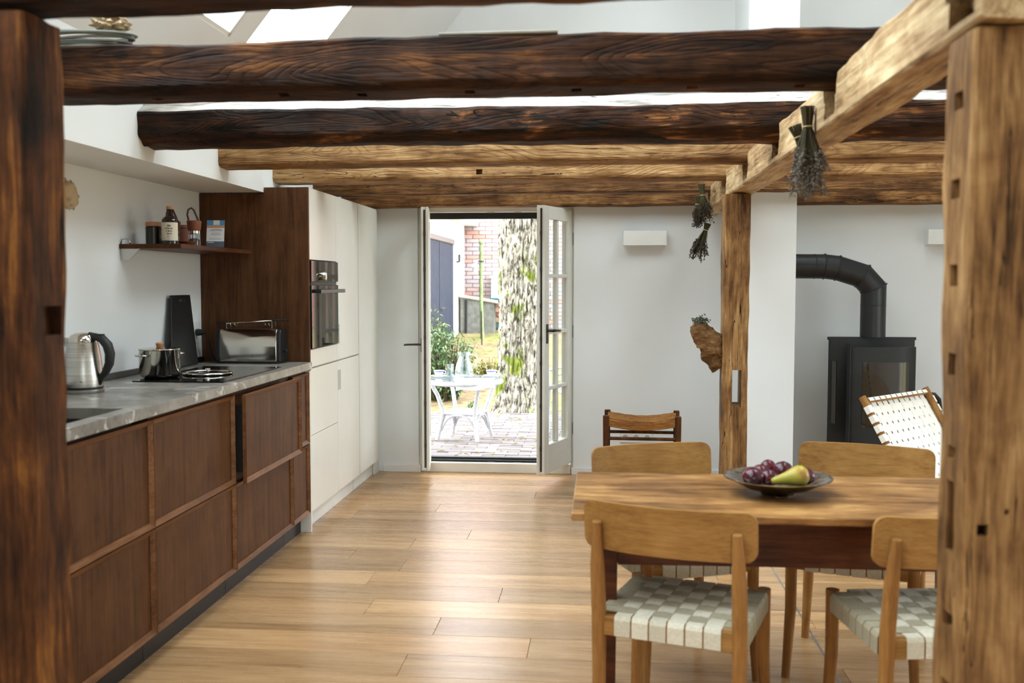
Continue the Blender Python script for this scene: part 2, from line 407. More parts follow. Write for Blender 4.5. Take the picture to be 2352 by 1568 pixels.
t.l(t.math('MULTIPLY_ADD', t.rand, 0.14, 0.93), hs.inputs['Value']); t.setc(hs.outputs[0], 0.8, 0, 0.2); t.bump(n1, 0.2, 0.002); M['web'] = t.m
M['webdark'] = plain('taupe_webbing', srgb(158, 148, 124), 0.85, vary=0.08, scale=60)
M['whiteweb'] = plain('white_leather_webbing', srgb(236, 230, 218), 0.6, vary=0.04)
M['rush'] = wood('woven_rush', [srgb(110, 70, 36), srgb(158, 108, 62), srgb(190, 142, 90)], axis='X', lng=2, crs=40, rough=0.8, bump=0.5, vary=0.15)
M['plum'] = None
t = NT('plum_skin'); v = t.coords(); n1 = t.noise(v, 14, 4, 0.6); t.setc(t.ramp(n1, [(0.35, srgb(50, 10, 24)), (0.55, srgb(88, 15, 34)), (0.72, srgb(126, 36, 54))]), 0.22, 0, 0.5); M['plum'] = t.m
t = NT('pear_skin'); v = t.coords(); n1 = t.noise(v, 9, 4, 0.6); t.setc(t.ramp(n1, [(0.3, srgb(116, 106, 14)), (0.5, srgb(156, 146, 34)), (0.62, srgb(174, 152, 50)), (0.75, srgb(160, 108, 52))]), 0.38); M['pear'] = t.m
t = NT('dented_old_pewter'); v = t.coords(); n1 = t.noise(v, 26, 4, 0.6)
t.setc(t.ramp(n1, [(0.35, srgb(116, 108, 98)), (0.6, srgb(196, 190, 182))]), 0.2, 1.0); t.bump(n1, 0.6, 0.01); M['pewter'] = t.m
M['herb_stem'] = plain('dry_herb_stem', srgb(66, 58, 28), 0.8, vary=0.3, scale=20)
M['herb_flower'] = plain('dried_grey_flower_heads', srgb(104, 96, 88), 0.9, vary=0.35, scale=40)
M['herb_dark'] = plain('dried_brown_flower_heads', srgb(58, 46, 36), 0.9, vary=0.35, scale=40)
M['twine'] = plain('twine', srgb(190, 170, 130), 0.9)
M['drift'] = wood('driftwood', [srgb(70, 48, 32), srgb(116, 86, 58), srgb(152, 118, 84)], lng=3, crs=14, rough=0.8, bump=0.8)
M['moss'] = plain('dry_grey_green_moss', srgb(84, 92, 76), 0.9, vary=0.4, scale=40)
M['cloth'] = plain('crumpled_beige_cloth', srgb(196, 174, 140), 0.9, vary=0.1, bump=0.3)
M['cable'] = plain('grey_cable_sheath', srgb(122, 126, 118), 0.6)
M['bottle'] = plain('dark_brown_bottle_glass', srgb(28, 17, 12), 0.1, 0, 0.6)
M['paper'] = plain('cream_paper_label', srgb(216, 206, 184), 0.75, vary=0.03)
M['print'] = plain('black_print_ink', srgb(30, 28, 26), 0.7)
M['greyprint'] = plain('grey_print_ink', srgb(120, 116, 116), 0.7)
M['leather'] = plain('dark_brown_leather', srgb(74, 40, 28), 0.55, vary=0.15)
M['millwood'] = plain('red_brown_mill_wood', srgb(122, 66, 46), 0.5, vary=0.12)
M['jar'] = plain('smoked_dark_jar', srgb(30, 24, 16), 0.25, vary=0.1)
M['blueprint'] = plain('blue_print', srgb(84, 140, 190), 0.6)
M['tanprint'] = plain('tan_print', srgb(190, 150, 120), 0.6)
M['slateprint'] = plain('slate_print', srgb(76, 84, 98), 0.6)
M['whitepaper'] = plain('white_card', srgb(222, 222, 224), 0.6, vary=0.02)
# outdoors
M['whiterender'] = plain('white_rendered_wall', srgb(236, 236, 232), 0.9, vary=0.03)
M['bluedoor'] = plain('dark_blue_boards', srgb(46, 55, 72), 0.6, vary=0.15)
M['brick'] = None
t = NT('pale_red_brick'); v = t.coords((4, 4, 4)); n1 = t.noise(v, 2, 5, 0.7)
base = t.ramp(t.rand, [(0.0, srgb(172, 162, 168)), (0.5, srgb(182, 164, 166)), (0.72, srgb(190, 158, 152)), (0.85, srgb(196, 130, 112)), (1.0, srgb(186, 140, 130))])
t.setc(t.mix(t.math('MULTIPLY', n1, 0.4), base, srgb(180, 160, 152)), 0.9); M['brick'] = t.m
M['mortar'] = plain('brick_mortar', srgb(168, 158, 150), 0.95, vary=0.1)
t = NT('grey_pavers'); v = t.coords((6, 6, 6)); n1 = t.noise(v, 2, 5, 0.7)
base = t.ramp(t.rand, [(0.0, srgb(108, 98, 97)), (0.5, srgb(128, 117, 116)), (1.0, srgb(140, 126, 121))])
t.setc(t.mix(t.math('MULTIPLY', n1, 0.5), base, srgb(98, 92, 90)), 0.9); t.bump(n1, 0.4, 0.01); M['paver'] = t.m
t = NT('earth_and_leaf_litter'); v = t.coords(); n1 = t.noise(v, 7, 6, 0.7); n2 = t.noise(v, 1.1, 3)
c1 = t.ramp(n1, [(0.3, srgb(92, 72, 50)), (0.5, srgb(140, 118, 86)), (0.68, srgb(166, 146, 110))]); c2 = t.ramp(n1, [(0.3, srgb(80, 90, 40)), (0.6, srgb(138, 132, 78))])
t.setc(t.mix(t.ramp(n2, [(0.45, (0, 0, 0, 1)), (0.6, (1, 1, 1, 1))]), c1, c2), 0.95); t.bump(n1, 0.6, 0.03); M['earth'] = t.m
t = NT('mossy_bark'); v = t.coords((1, 1, 0.35)); n1 = t.noise(v, 26, 5, 0.7, 0.4); n2 = t.noise(t.coords(), 3.2, 4, 0.6)
c1 = t.ramp(n1, [(0.37, srgb(26, 22, 17)), (0.44, srgb(92, 84, 70)), (0.50, srgb(164, 158, 142)), (0.62, srgb(186, 180, 166))]); c2 = t.ramp(n1, [(0.3, srgb(60, 66, 16)), (0.6, srgb(128, 140, 46))])
t.setc(t.mix(t.ramp(n2, [(0.54, (0, 0, 0, 1)), (0.62, (1, 1, 1, 1))]), c1, c2), 0.95); t.bump(n1, 1.0, 0.03); M['bark'] = t.m
t = NT('shrub_leaf'); v = t.coords((5, 5, 5)); n1 = t.noise(v, 2, 3); t.setc(t.ramp(n1, [(0.35, srgb(60, 86, 48)), (0.6, srgb(116, 142, 92)), (0.72, srgb(160, 180, 138))]), 0.6); M['leaf'] = t.m
t = NT('yellow_green_leaf'); v = t.coords((5, 5, 5)); n1 = t.noise(v, 2, 3); t.setc(t.ramp(n1, [(0.35, srgb(100, 110, 40)), (0.55, srgb(150, 150, 66)), (0.72, srgb(190, 140, 80))]), 0.6); M['leafy'] = t.m
M['rattan'] = plain('white_painted_rattan', srgb(172, 172, 174), 0.6, vary=0.14, scale=30)
M['china'] = plain('white_china', srgb(232, 234, 238), 0.2, vary=0.02)
M['bluechina'] = plain('blue_glaze', srgb(70, 100, 170), 0.3)
M['napkin'] = plain('white_cotton', srgb(238, 238, 240), 0.9, vary=0.02)
M['concrete'] = plain('weathered_concrete', srgb(112, 112, 106), 0.95, vary=0.3, scale=12)
M['teal'] = plain('teal_paint', srgb(40, 96, 98), 0.6, vary=0.1)
M['palegreen'] = plain('pale_mint_paint', srgb(160, 186, 180), 0.7, vary=0.1)
M['greenpole'] = plain('green_painted_pole', srgb(124, 138, 96), 0.7, vary=0.25, scale=6)
M['log'] = plain('split_firewood', srgb(170, 130, 100), 0.9, vary=0.25, scale=20)

# ================================================================= room shell
def S(o, kind='structure'): o['kind'] = kind; return o
# floor: screed with real oak boards laid on it
fl = S(obj('floor', MB().box(XL, RIGHT, YR, 2.4, -0.1, 0.0).box(XL, RIGHT, 2.4, 7.7, -0.1, -0.014), M['plank']))
rw = 0.215; y = 2.40; k = 0
while y < 7.40:
    y1 = min(y + rw, 7.42)
    x = -1.98 + [-1.5, -0.55, -1.05, -0.2, -1.3, -0.75][k % 6]
    while x < 3.2:
        L = random.uniform(1.5, 2.3)
        a, b = max(x, -2.0), min(x + L, 3.2)
        if b - a > 0.05:
            o = obj('floor_plank', box(a - (a + b) / 2, b - 0.0012 - (a + b) / 2, -rw / 2 + 0.0006, y1 - y - rw / 2 - 0.0006, -0.012, 0), M['plank'], fl, local=True, bevel=0.0012, seg=1)
            o.location = ((a + b) / 2, y + rw / 2, 0)
        x += L
    y = y1; k += 1
S(obj('trim_1', box(0.846, 0.854, 2.4, 6.64, -0.01, 0.0016), M['steel']))
# back wall with the door opening, gable above
DX0, DX1, DZ = -1.376, -0.214, 1.985
S(obj('wall_back', panel((XL - 0.3, YB, 0), (1, 0, 0), (0, 0, 1), (0, 1, 0), RIGHT + 0.3 - XL + 0.3, EZ, [(DX0 - XL + 0.3, DX1 - XL + 0.3, -0.01, DZ)], 0.42), M['wall']))
g = MB(); P = [(XL - 0.3, EZ), (RIGHT + 0.3, EZ), (RX, RZ + 0.35)]
g.add([(a, YB, b) for a, b in P] + [(a, YB + 0.42, b) for a, b in P], [(0, 1, 2), (3, 5, 4), (0, 3, 4, 1), (1, 4, 5, 2), (2, 5, 3, 0)])
S(obj('wall_gable', g, M['wall']))
# rear wall with an unseen window added for daylight
S(obj('wall_rear', panel((XL - 0.3, YR, 0), (1, 0, 0), (0, 0, 1), (0, -1, 0), RIGHT + 0.6 - XL, 2.9, [(REAR_WIN[0] - XL + 0.3, REAR_WIN[1] - XL + 0.3, REAR_WIN[2], REAR_WIN[3])], 0.3), M['wall']))
g = MB(); P = [(XL - 0.3, 2.9), (RIGHT + 0.3, 2.9), (RX + 0.4, RZ + 0.3), (RX - 0.4, RZ + 0.3)]
g.add([(a, YR, b) for a, b in P] + [(a, YR - 0.3, b) for a, b in P], [(0, 1, 2, 3), (4, 7, 6, 5), (0, 4, 5, 1), (1, 5, 6, 2), (2, 6, 7, 3), (3, 7, 4, 0)])
S(obj('wall_rear_gable', g, M['wall']))
# kitchen wall, dropped bulkhead and knee wall above it
S(obj('wall_left', box(XL - 0.3, XL, YR, YB, 0, 1.93), M['wall']))
S(obj('wall_bulkhead', box(XL - 0.3, EX, YR, YB, 1.93, EZ + 0.05), M['wall']))
S(obj('wall_right', panel((RIGHT, YR, 0), (0, 1, 0), (0, 0, 1), (1, 0, 0), YB - YR, EZ + 0.05, [(a - YR, b - YR, 0.25, 2.15) for a, b in RIGHT_WIN], 0.3), M['wall']))
# roof slopes with roof windows
S(obj('ceiling_left', panel(on_left(YR, 0), (0, 1, 0), (cs, 0, sn), (-sn, 0, cs), YB - YR, SLOPE, [(a - YR, b - YR, *SKY_V) for a, b in LEFT_SKY], 0.28), M['wall']))
S(obj('ceiling_right', panel(on_right(YR, 0), (0, 1, 0), (-cs, 0, sn), (sn, 0, cs), YB - YR, SLOPE, [(a - YR, b - YR, *SKY_VR) for a, b in RIGHT_SKY], 0.28), M['wall']))
wn = [0]
def roof_window(fn, y0, y1, vr=SKY_V):
    wn[0] += 1; v0, v1 = vr
    r = thing('window_%d' % wn[0], None, None, fn(y0, v0, 0.02), kind='structure')
    fr = MB(); e = 0.02
    for (a, b, c, d) in ((y0, y1, v0, v0 + e), (y0, y1, v1 - e, v1), (y0, y0 + e, v0, v1), (y1 - e, y1, v0, v1)):
        fr.hexa([fn(a, c, .004), fn(b, c, .004), fn(b, d, .004), fn(a, d, .004), fn(a, c, .05), fn(b, c, .05), fn(b, d, .05), fn(a, d, .05)])
    obj('window_frame', fr, M['trimwhite'], r)
    obj('pane', MB().hexa([fn(y0 + e, v0 + e, .020), fn(y1 - e, v0 + e, .020), fn(y1 - e, v1 - e, .020), fn(y0 + e, v1 - e, .020)] + [fn(y0 + e, v0 + e, .024), fn(y1 - e, v0 + e, .024), fn(y1 - e, v1 - e, .024), fn(y0 + e, v1 - e, .024)]), M['glass'], r)
for a, b in LEFT_SKY: roof_window(on_left, a, b)
for a, b in RIGHT_SKY: roof_window(on_right, a, b, SKY_VR)
def wall_window(p0, u, U, V, nx, ny):
    """upright window: lower corner p0, horizontal direction u, outward thickness along n"""
    wn[0] += 1; p0 = Vector(p0); u = Vector(u); n = u.cross(Vector((0, 0, 1)))
    r = thing('window_%d' % wn[0], None, None, p0, kind='structure')
    def bar(a, b, c, d, t0=0.0, t1=0.06):
        q = lambda s, z, k: p0 + u * s + Vector((0, 0, z)) + n * k
        return [q(a, c, t0), q(b, c, t0), q(b, c, t1), q(a, c, t1), q(a, d, t0), q(b, d, t0), q(b, d, t1), q(a, d, t1)]
    m = MB(); e = 0.06
    for a in ((0, U, 0, e), (0, U, V - e, V), (0, e, 0, V), (U - e, U, 0, V)): m.hexa(bar(*a))
    for i in range(1, nx): m.hexa(bar(U * i / nx - .02, U * i / nx + .02, 0, V))
    for j in range(1, ny): m.hexa(bar(0, U, V * j / ny - .02, V * j / ny + .02))
    obj('window_frame', m, M['trimwhite'], r)
    for i in range(nx):
        for j in range(ny): obj('pane', MB().hexa(bar(U * i / nx + .02, U * (i + 1) / nx - .02, V * j / ny + .02, V * (j + 1) / ny - .02, .03, .034)), M['glass'], r)
for a, b in RIGHT_WIN: wall_window((RIGHT + 0.16, a, 0.25), (0, 1, 0), b - a, 1.9, 2, 2)
wall_window((REAR_WIN[1], YR - 0.16, REAR_WIN[2]), (-1, 0, 0), REAR_WIN[1] - REAR_WIN[0], REAR_WIN[3] - REAR_WIN[2], 2, 2)
# chimney breast
CX0, CX1, CY = 0.93, 1.252, 6.65
S(obj('wall_chimney', box(CX0, CX1, CY, YB + 0.01, 0, RZ - 0.5), M['wall']))
# baseboards
S(obj('baseboard_left', MB().box(-1.645, DX0 - 0.0, YB - 0.014, YB, 0, 0.052).box(DX0, DX0 + 0.014, YB - 0.014, YB + 0.05, 0, 0.052), M['trimwhite'], bevel=0.002))
S(obj('baseboard_back', box(DX1 - 0.012, CX0, YB - 0.014, YB, 0, 0.05), M['trimwhite'], bevel=0.002))
S(obj('baseboard_chimney', box(CX0 - 0.012, CX1 + 0.012, CY - 0.014, CY, 0, 0.05), M['trimwhite'], bevel=0.002))
S(obj('baseboard_right', box(CX1, RIGHT, YB - 0.014, YB, 0, 0.05), M['trimwhite'], bevel=0.002))

# ---------------------------------------------------------------- door frame and leaves
FY = 7.37
r = thing('trim_2', None, None, (-0.79, FY, 0), kind='structure')
obj('jamb', box(DX0, DX0 + 0.04, FY, FY + 0.07, 0, DZ), M['doorpaint'], r, bevel=0.003)
obj('jamb', box(DX1 - 0.02, DX1, FY, FY + 0.07, 0, DZ), M['doorpaint'], r, bevel=0.003)
obj('head', box(DX0 + 0.04, DX1 - 0.02, FY, FY + 0.07, 1.945, DZ), M['doorpaint'], r, bevel=0.003)
obj('sill', box(DX0 + 0.04, DX1 - 0.02, FY - 0.02, FY + 0.07, 0, 0.072), M['doorpaint'], r, bevel=0.004)
obj('threshold', MB().box(DX0 + 0.04, DX1 - 0.02, FY + 0.07, FY + 0.12, 0, 0.10).box(DX0 + .04, DX1 - .04, FY + 0.03, FY + 0.045, 0.072, 0.088), M['seal'], r)
obj('head_seal', box(DX0 + 0.04, DX1 - 0.02, FY + 0.07, FY + 0.11, 1.90, 1.955), M['seal'], r)
for sx in (-0.86, -0.66):
    obj('strike_plate', box(sx, sx + 0.055, FY + 0.01, FY + 0.05, 1.938, 1.946), M['steel'], r)
    obj('strike_plate', box(sx, sx + 0.06, FY + 0.01, FY + 0.03, 0.070, 0.078), M['steel'], r)
def leaf(name, label, hx, ang, sgn, LW):
    """door leaf in local coords: hinge at origin, runs along +X*sgn when closed; interior face at local y=0 side"""
    r = thing(name, label, None, (hx, FY, 0), ang, kind='structure')
    z0, z1, T = 0.085, 1.955, 0.055
    X = lambda a, b: (min(a * sgn, b * sgn), max(a * sgn, b * sgn))
    def b(nm, a, c, d, e, t0=0.0, t1=T, mat='doorpaint', bev=0.004, par=None):
        x0, x1 = X(a, c); return obj(nm, box(x0, x1, t0, t1, d, e), M[mat], par or r, local=True, bevel=bev)
    st = 0.085
    b('stile', 0.0, st, z0, z1); lock = b('stile', LW - st, LW, z0, z1)
    b('rail', st, LW - st, z0, z0 + 0.20); b('rail', st, LW - st, z1 - 0.09, z1)
    gx0, gx1, gz0, gz1 = st, LW - st, z0 + 0.20, z1 - 0.09
    mid = (gx0 + gx1) / 2
    b('mullion', mid - 0.014, mid + 0.014, gz0, gz1, 0.008, T - 0.008, bev=0.006)
    for j in range(1, 4):
        z = gz0 + (gz1 - gz0) * j / 4
        b('glazing_bar', gx0, gx1, z - 0.014, z + 0.014, 0.008, T - 0.008, bev=0.006)
    for i in range(2):
        for j in range(4):
            a, c = (gx0, mid - 0.014) if i == 0 else (mid + 0.014, gx1)
            d = gz0 + (gz1 - gz0) * j / 4 + 0.014; e = gz0 + (gz1 - gz0) * (j + 1) / 4 - 0.014
            b('pane', a, c, d, e, T / 2 - 0.003, T / 2 + 0.003, 'glass', 0)
    # closing edge: dark lock strip
    x0, x1 = X(LW - 0.0005, LW + 0.0015)
    s = obj('lock_strip', box(x0, x1, 0.018, 0.032, z0 + 0.02, z1 - 0.02), M['iron'], r, local=True)
    for z in (0.25, 0.55, 0.85, 1.02, 1.25, 1.5, 1.75):
        obj('bolt', box(X(LW + 0.001, LW + 0.004)[0], X(LW + 0.001, LW + 0.004)[1], 0.017, 0.033, z, z + 0.03), M['iron'], s, local=True)
    x0, x1 = X(LW, LW + 0.012)
    obj('rebate', box(x0, x1, 0.036, T, z0, z1), M['doorpaint'], r, local=True, bevel=0.003)
    for z in (0.3, 1.02, 1.7):
        obj('hinge', MB().tube([(0, -0.008, z), (0, -0.008, z + 0.09)], 0.008, 10), M['steel'], r, local=True, smooth='auto')
    return r, X
# right leaf, opened about 70 degrees into the room
r, X = leaf('door_2', 'white half-glazed door leaf with eight panes and a lever handle, standing ajar', DX1 - 0.008, math.radians(70.5), -1, 0.535)
hz = 1.09
h = obj('handle', MB().tube([(-0.49, -0.001, hz), (-0.49, -0.050, hz)], 0.010, 12).tube([(-0.49, -0.048, hz), (-0.455, -0.054, hz), (-0.375, -0.052, hz - 0.003)], [0.011, 0.010, 0.008], 12), M['iron'], r, local=True, smooth='auto')
obj('backplate', box(-0.507, -0.473, -0.005, 0.0, hz - 0.09, hz + 0.045), M['iron'], h, local=True, bevel=0.002)
# left leaf folded back, seen on its closing edge
r, X = leaf('door_1', 'white door leaf folded back against the tall cabinets, seen edge-on', DX0 + 0.035, math.radians(-81.6), 1, 0.42)
h = obj('handle', MB().tube([(0.40, -0.001, 0.985), (0.40, -0.045, 0.985)], 0.008, 10).tube([(0.40, -0.04, 0.985), (0.385, -0.11, 0.983), (0.385, -0.125, 0.98)], 0.007, 8), M['iron'], r, local=True, smooth='auto')
obj('backplate', box(0.385, 0.415, -0.005, 0.0, 0.93, 1.03), M['iron'], h, local=True, bevel=0.002)

# ================================================================= timber frame
def beam(name, label, y, mat, seed, x0=-2.05, x1=RIGHT + 0.1, prof=None, z0=1.985, z1=2.17, d=0.15, amp=0.006, big=0.012, group=None, cat='beam', bend=0.0):
    L = x1 - x0
    mb = timber(L, prof or rect(0, d, z0, z1), seed, amp, big, bend=bend)
    o = obj(name, mb, mat, None, smooth='auto', angle=0.45); o.location = (x0, y, 0)
    return tag(o, label, cat, group)
def holes(o, xs, y, z, w=0.022, d=0.03, h=0.02):
    mb = MB()
    for x in xs: mb.box(x, x + w, y, y + d, z, z + h)
    cut(o, mb)
b0 = beam('ceiling_beam', 'dark brown beam resting on the weathered red-brown post, slightly curved underside', 1.935, M['beam_dark'], 3, x0=-2.05, x1=1.6, prof=rect(0, 0.14, 1.979, 2.17), bend=0.014)
b1 = beam('ceiling_beam', 'deep dark brown beam carrying the coiled cable, row of peg holes below', 3.03, M['beam_dark'], 5, prof=[(0, 2.03), (0.02, 2.012), (0.15, 2.006), (0.15, 2.165), (0, 2.165)], big=0.010)
holes(b1, [0.62, 1.03, 1.28, 1.62, 1.95, 2.30, 2.62, 2.9, 3.3, 3.62, 3.95], 0.05, 1.985, 0.032, 0.035, 0.04)
b2 = beam('ceiling_beam', 'tar-stained brown beam with a broad chamfer along its top edge', 3.97, M['beam_stain'], 8, prof=[(0, 2.025), (0.05, 1.985), (0.16, 1.985), (0.16, 2.175), (0.085, 2.175), (0, 2.115)], big=0.014, amp=0.008)
b2.data.materials.append(M['skylit_chamfer'])
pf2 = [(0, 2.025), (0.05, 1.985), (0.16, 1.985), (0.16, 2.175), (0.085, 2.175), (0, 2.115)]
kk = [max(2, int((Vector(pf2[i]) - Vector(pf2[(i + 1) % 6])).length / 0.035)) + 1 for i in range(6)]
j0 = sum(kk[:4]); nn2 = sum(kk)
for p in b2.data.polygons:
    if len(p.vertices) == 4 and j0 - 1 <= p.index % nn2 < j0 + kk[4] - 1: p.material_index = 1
b3 = beam('ceiling_beam', 'smooth tan beam with a few knots, third behind the stained beam'.replace('third', 'next'), 4.83, M['beam_light'], 12, prof=[(0, 2.012), (0.02, 2.0), (0.14, 1.995), (0.14, 2.16), (0, 2.16)])
b4 = beam('ceiling_beam', 'tan beam with wavy grain and one round knot hole, just before the far oak post', 5.65, M['beam_light'], 17, prof=[(0, 2.018), (0.02, 2.005), (0.14, 1.995), (0.14, 2.16), (0, 2.16)])
holes(b4, [1.33], -0.03, 2.035, 0.035, 0.08, 0.03)
b5 = beam('ceiling_beam', 'brown beam above the oak post, in front of the white chimney', 6.45, M['beam_mid'], 21, prof=rect(0, 0.14, 2.0, 2.16))
b6 = beam('ceiling_beam', 'mottled brown beam lying against the wall above the garden door', 7.17, M['beam_mid'], 25, x1=CX0 - 0.003, prof=rect(0, 0.165, 1.975, 2.15), big=0.006)
b7 = beam('ceiling_beam', 'brown beam lying against the wall above the stove pipe', 7.17, M['beam_mid'], 29, x0=CX1 + 0.003, prof=rect(0, 0.165, 1.975, 2.15), big=0.006)
# long purlin running away from the camera, cogged to take the cross beams
LBX0, LBX1 = 0.675, 0.80
lb = obj('long_beam', timber(7.16 - 1.90, rect(-LBX1, -LBX0, 1.895, 2.04), 33, 0.006, 0.010, 0.04), M['beam_pale'], None, smooth='auto', angle=0.45)
lb.rotation_euler = (0, 0, PI / 2); lb.location = (0, 1.90, 0)
tag(lb, 'pale oak long beam carried by two posts, notched where the cross beams meet it', 'beam')
nb = MB()
for yy, dd in ((1.935, .14), (3.03, .15), (3.97, .16), (4.83, .14), (5.65, .14), (6.45, .14)):
    a = yy - 1.90
    nb.box(a - 0.012, a + dd + 0.012, -0.95, -0.5, 1.972, 2.3)
    nb.box(a + 0.002, a + dd - 0.004, -LBX0 - 0.045, -0.5, 1.918, 2.0)
cut(lb, nb)
for p in lb.data.polygons: p.use_smooth = False
# posts: built along X, turned upright
def post(label, x0, x1, y0, y1, top, mat, seed, amp, big, cuts=None, name='oak_post'):
    o = obj(name, timber(top, [(-x1, y0), (-x0, y0), (-x0, y1), (-x1, y1)], seed, amp, big, 0.04), mat, None, smooth='auto', angle=0.45)
    # local X up, local y -> -world x, local z -> world y
    o.matrix_basis = Matrix(((0, -1, 0, 0), (0, 0, 1, 0), (1, 0, 0, 0), (0, 0, 0, 1)))
    me = o.data; me.transform(Matrix.Identity(4))
    tag(o, label, 'post')
    if cuts:
        mb = MB()
        for (a, b, c, d, e, f) in cuts: mb.box(e, f, -b, -a, c, d)
        cut(o, mb)
    return o
pl = post('thick weathered red-brown post beside the kitchen run, one square mortise', -1.33, -1.16, 1.93, 2.08, 1.965, M['post_red'], 41, 0.006, 0.012,
          [(-1.19, -1.0, 1.975, 2.05, 1.31, 1.372)])
pr = post('weathered tan post beside the dining table with a ladder of small mortises', 0.68, 0.82, 1.93, 2.08, 1.89, M['post_tan'], 44, 0.006, 0.010,
          [(0.6, 0.712, 1.978, 2.026, z, z + h) for z, h in ((1.752, .034), (1.582, .038), (1.414, .042), (1.24, .044), (1.076, .026), (0.893, .14), (0.742, .03), (0.60, .035))] +
          [(0.705, 0.727, 1.88, 1.97, 0.943, 0.965), (0.755, 0.763, 1.88, 1.95, 0.985, 0.995)])
pf = post('slim oak post with a slot cut through it, standing before the white chimney', 0.634, 0.77, 5.35, 5.49, 1.888, M['post_tan'], 47, 0.004, 0.010,
          [(0.686, 0.734, 5.2, 5.7, 0.773, 0.959)])
# odd bits of timber lying up there
tag(obj('timber_block', timber(0.145, rect(4.03, 4.12, 2.178, 2.30), 51, 0.002, 0.002), M['beam_dark']), 'short brown wooden block standing on the tar-stained beam', 'block').location = (-0.99, 0, 0)
tag(obj('weathered_batten', timber(0.36, rect(3.034, 3.08, 2.168, 2.180), 52, 0.002, 0.002), plain('grey_weathered_wood', srgb(128, 120, 106), 0.8, vary=0.2)), 'grey weathered batten lying on top of the deep dark brown beam', 'batten').location = (-0.50, 0, 0)

# ================================================================= kitchen
KX = -1.652                       # plane of the cabinet fronts
CT = 0.975                         # worktop height
def lip_front(parent, y0, y1, z0, z1, x, name='drawer'):
    """front with a thin panel and a mitred sloping lip all round; faces +X"""
    e = 0.020; t = 0.020
    p = obj(name, box(x - 0.018, x - t + 0.004, y0 + 0.002, y1 - 0.002, z0 + 0.002, z1 - 0.002), M['walnut'], parent)
    A = (y0, y1, z0, z1); B = (y0 + e, y1 - e, z0 + e, z1 - e)
    def bar(o1, o2, i1, i2):
        # outer edge at full depth, inner edge sloping down to the panel
        xa, xb, xc = x - 0.018, x, x - t + 0.004
        vs = [(xa, *o1), (xa, *o2), (xa, *i2), (xa, *i1), (xb, *o1), (xb, *o2), (xc + .004, *i2), (xc + .004, *i1)]
        return MB().hexa(vs)
    c = lambda Y, Z: (Y, Z)
    ob = [c(A[0], A[2]), c(A[1], A[2]), c(A[1], A[3]), c(A[0], A[3])]; ib = [c(B[0], B[2]), c(B[1], B[2]), c(B[1], B[3]), c(B[0], B[3])]
    for i in range(4):
        obj('edge_lip', bar(ob[i], ob[(i + 1) % 4], ib[i], ib[(i + 1) % 4]), M['walnut_trim'], p)
    return p
def base_unit(y0, y1, label, pulled=0.0, top=0.930):
    r = thing('base_cabinet', label, 'cabinet', ((XL + KX) / 2, (y0 + y1) / 2, 0), group='smoked oak base cabinets')
    obj('body', MB().box(XL + 0.005, KX - 0.022, y0 + 0.002, y1 - 0.002, 0.10, top), M['walnut'], r)
    obj('plinth', box(XL + 0.05, KX - 0.06, y0 + 0.002, y1 - 0.002, 0.0, 0.10), M['blackplastic'], r)
    lip_front(r, y0 + 0.002, y1 - 0.002, 0.112, 0.508, KX)
    lip_front(r, y0 + 0.002, y1 - 0.002, 0.514, 0.916, KX + pulled)
    if pulled:
        obj('drawer_box', box(KX - 0.30, KX + pulled - 0.018, y0 + 0.03, y1 - 0.03, 0.56, 0.86), M['blackplastic'], r)
    return r
base_unit(2.70, 3.52, 'smoked oak drawer cabinet beneath the sink cut-out', top=0.70)
base_unit(3.52, 4.34, 'smoked oak drawer cabinet below the kettle')
base_unit(4.34, 5.18, 'smoked oak drawer cabinet below the hob, its upper drawer pulled ajar', 0.05)
base_unit(5.18, 5.485, 'narrow smoked oak drawer cabinet next to the white tall cupboards')
# worktop with the sink cut out
wt = obj('worktop', panel((XL + 0.002, 2.68, CT - 0.042), (1, 0, 0), (0, 1, 0), (0, 0, 1), -1.635 - XL - 0.002, 5.485 - 2.68, [(-2.12 - XL, -1.70 - XL, 0.20, 0.71)], 0.042), M['stone'], bevel=0.003)
tag(wt, 'grey speckled stone worktop along the kitchen run', 'worktop')
sk = thing('sink', 'black undermount sink let into the stone worktop', 'sink', (-1.9, 3.13, CT - 0.25))
obj('basin', panel((-2.135, 2.865, CT - 0.043), (1, 0, 0), (0, 1, 0), (0, 0, -1), 0.455, 0.54, [(0.02, 0.43, 0.02, 0.52)], 0.19), M['blackplastic'], sk)
obj('basin_floor', box(-2.135, -1.68, 2.865, 3.405, CT - 0.24, CT - 0.233), M['blackplastic'], sk)
up = obj('splash_strip', box(XL + 0.001, XL + 0.018, 2.70, 5.48, CT, CT + 0.028), M['iron'], bevel=0.002); tag(up, 'low dark metal strip where the stone worktop meets the wall', 'strip')

# tall units
def tall(y0, y1, label, fronts, depth_top=True):
    r = thing('tall_cabinet', label, 'cabinet', ((XL + KX) / 2, (y0 + y1) / 2, 0), group='white tall cupboards')
    for (a, b) in fronts['body']: obj('body', box(XL + 0.005, KX - 0.022, y0, y1, a, b), M['cabwhite'], r)
    obj('top_cap', box(EX + 0.006, KX - 0.002, y0, y1, 1.951, 1.957), M['cabwhite'], r)
    obj('top_filler', box(EX + 0.006, KX - 0.022, y0, y1, 1.92, 1.951), M['cabwhite'], r)
    obj('plinth', box(XL + 0.05, KX - 0.05, y0, y1, 0, 0.10), M['trimwhite'], r)
    for (nm, a, b) in fronts['f']:
        obj(nm, box(KX - 0.02, KX, y0 + 0.0018, y1 - 0.0018, a, b), M['cabwhite'], r, bevel=0.0015)
    for (ya, yb, a, b) in fronts.get('h', []):
        obj('handle_strip', box(KX - 0.004, KX + 0.0012, ya, yb, a, b), M['handlestrip'], r)
    return r
A0, A1, A2, A3 = 5.509, 6.08, 6.635, 7.215
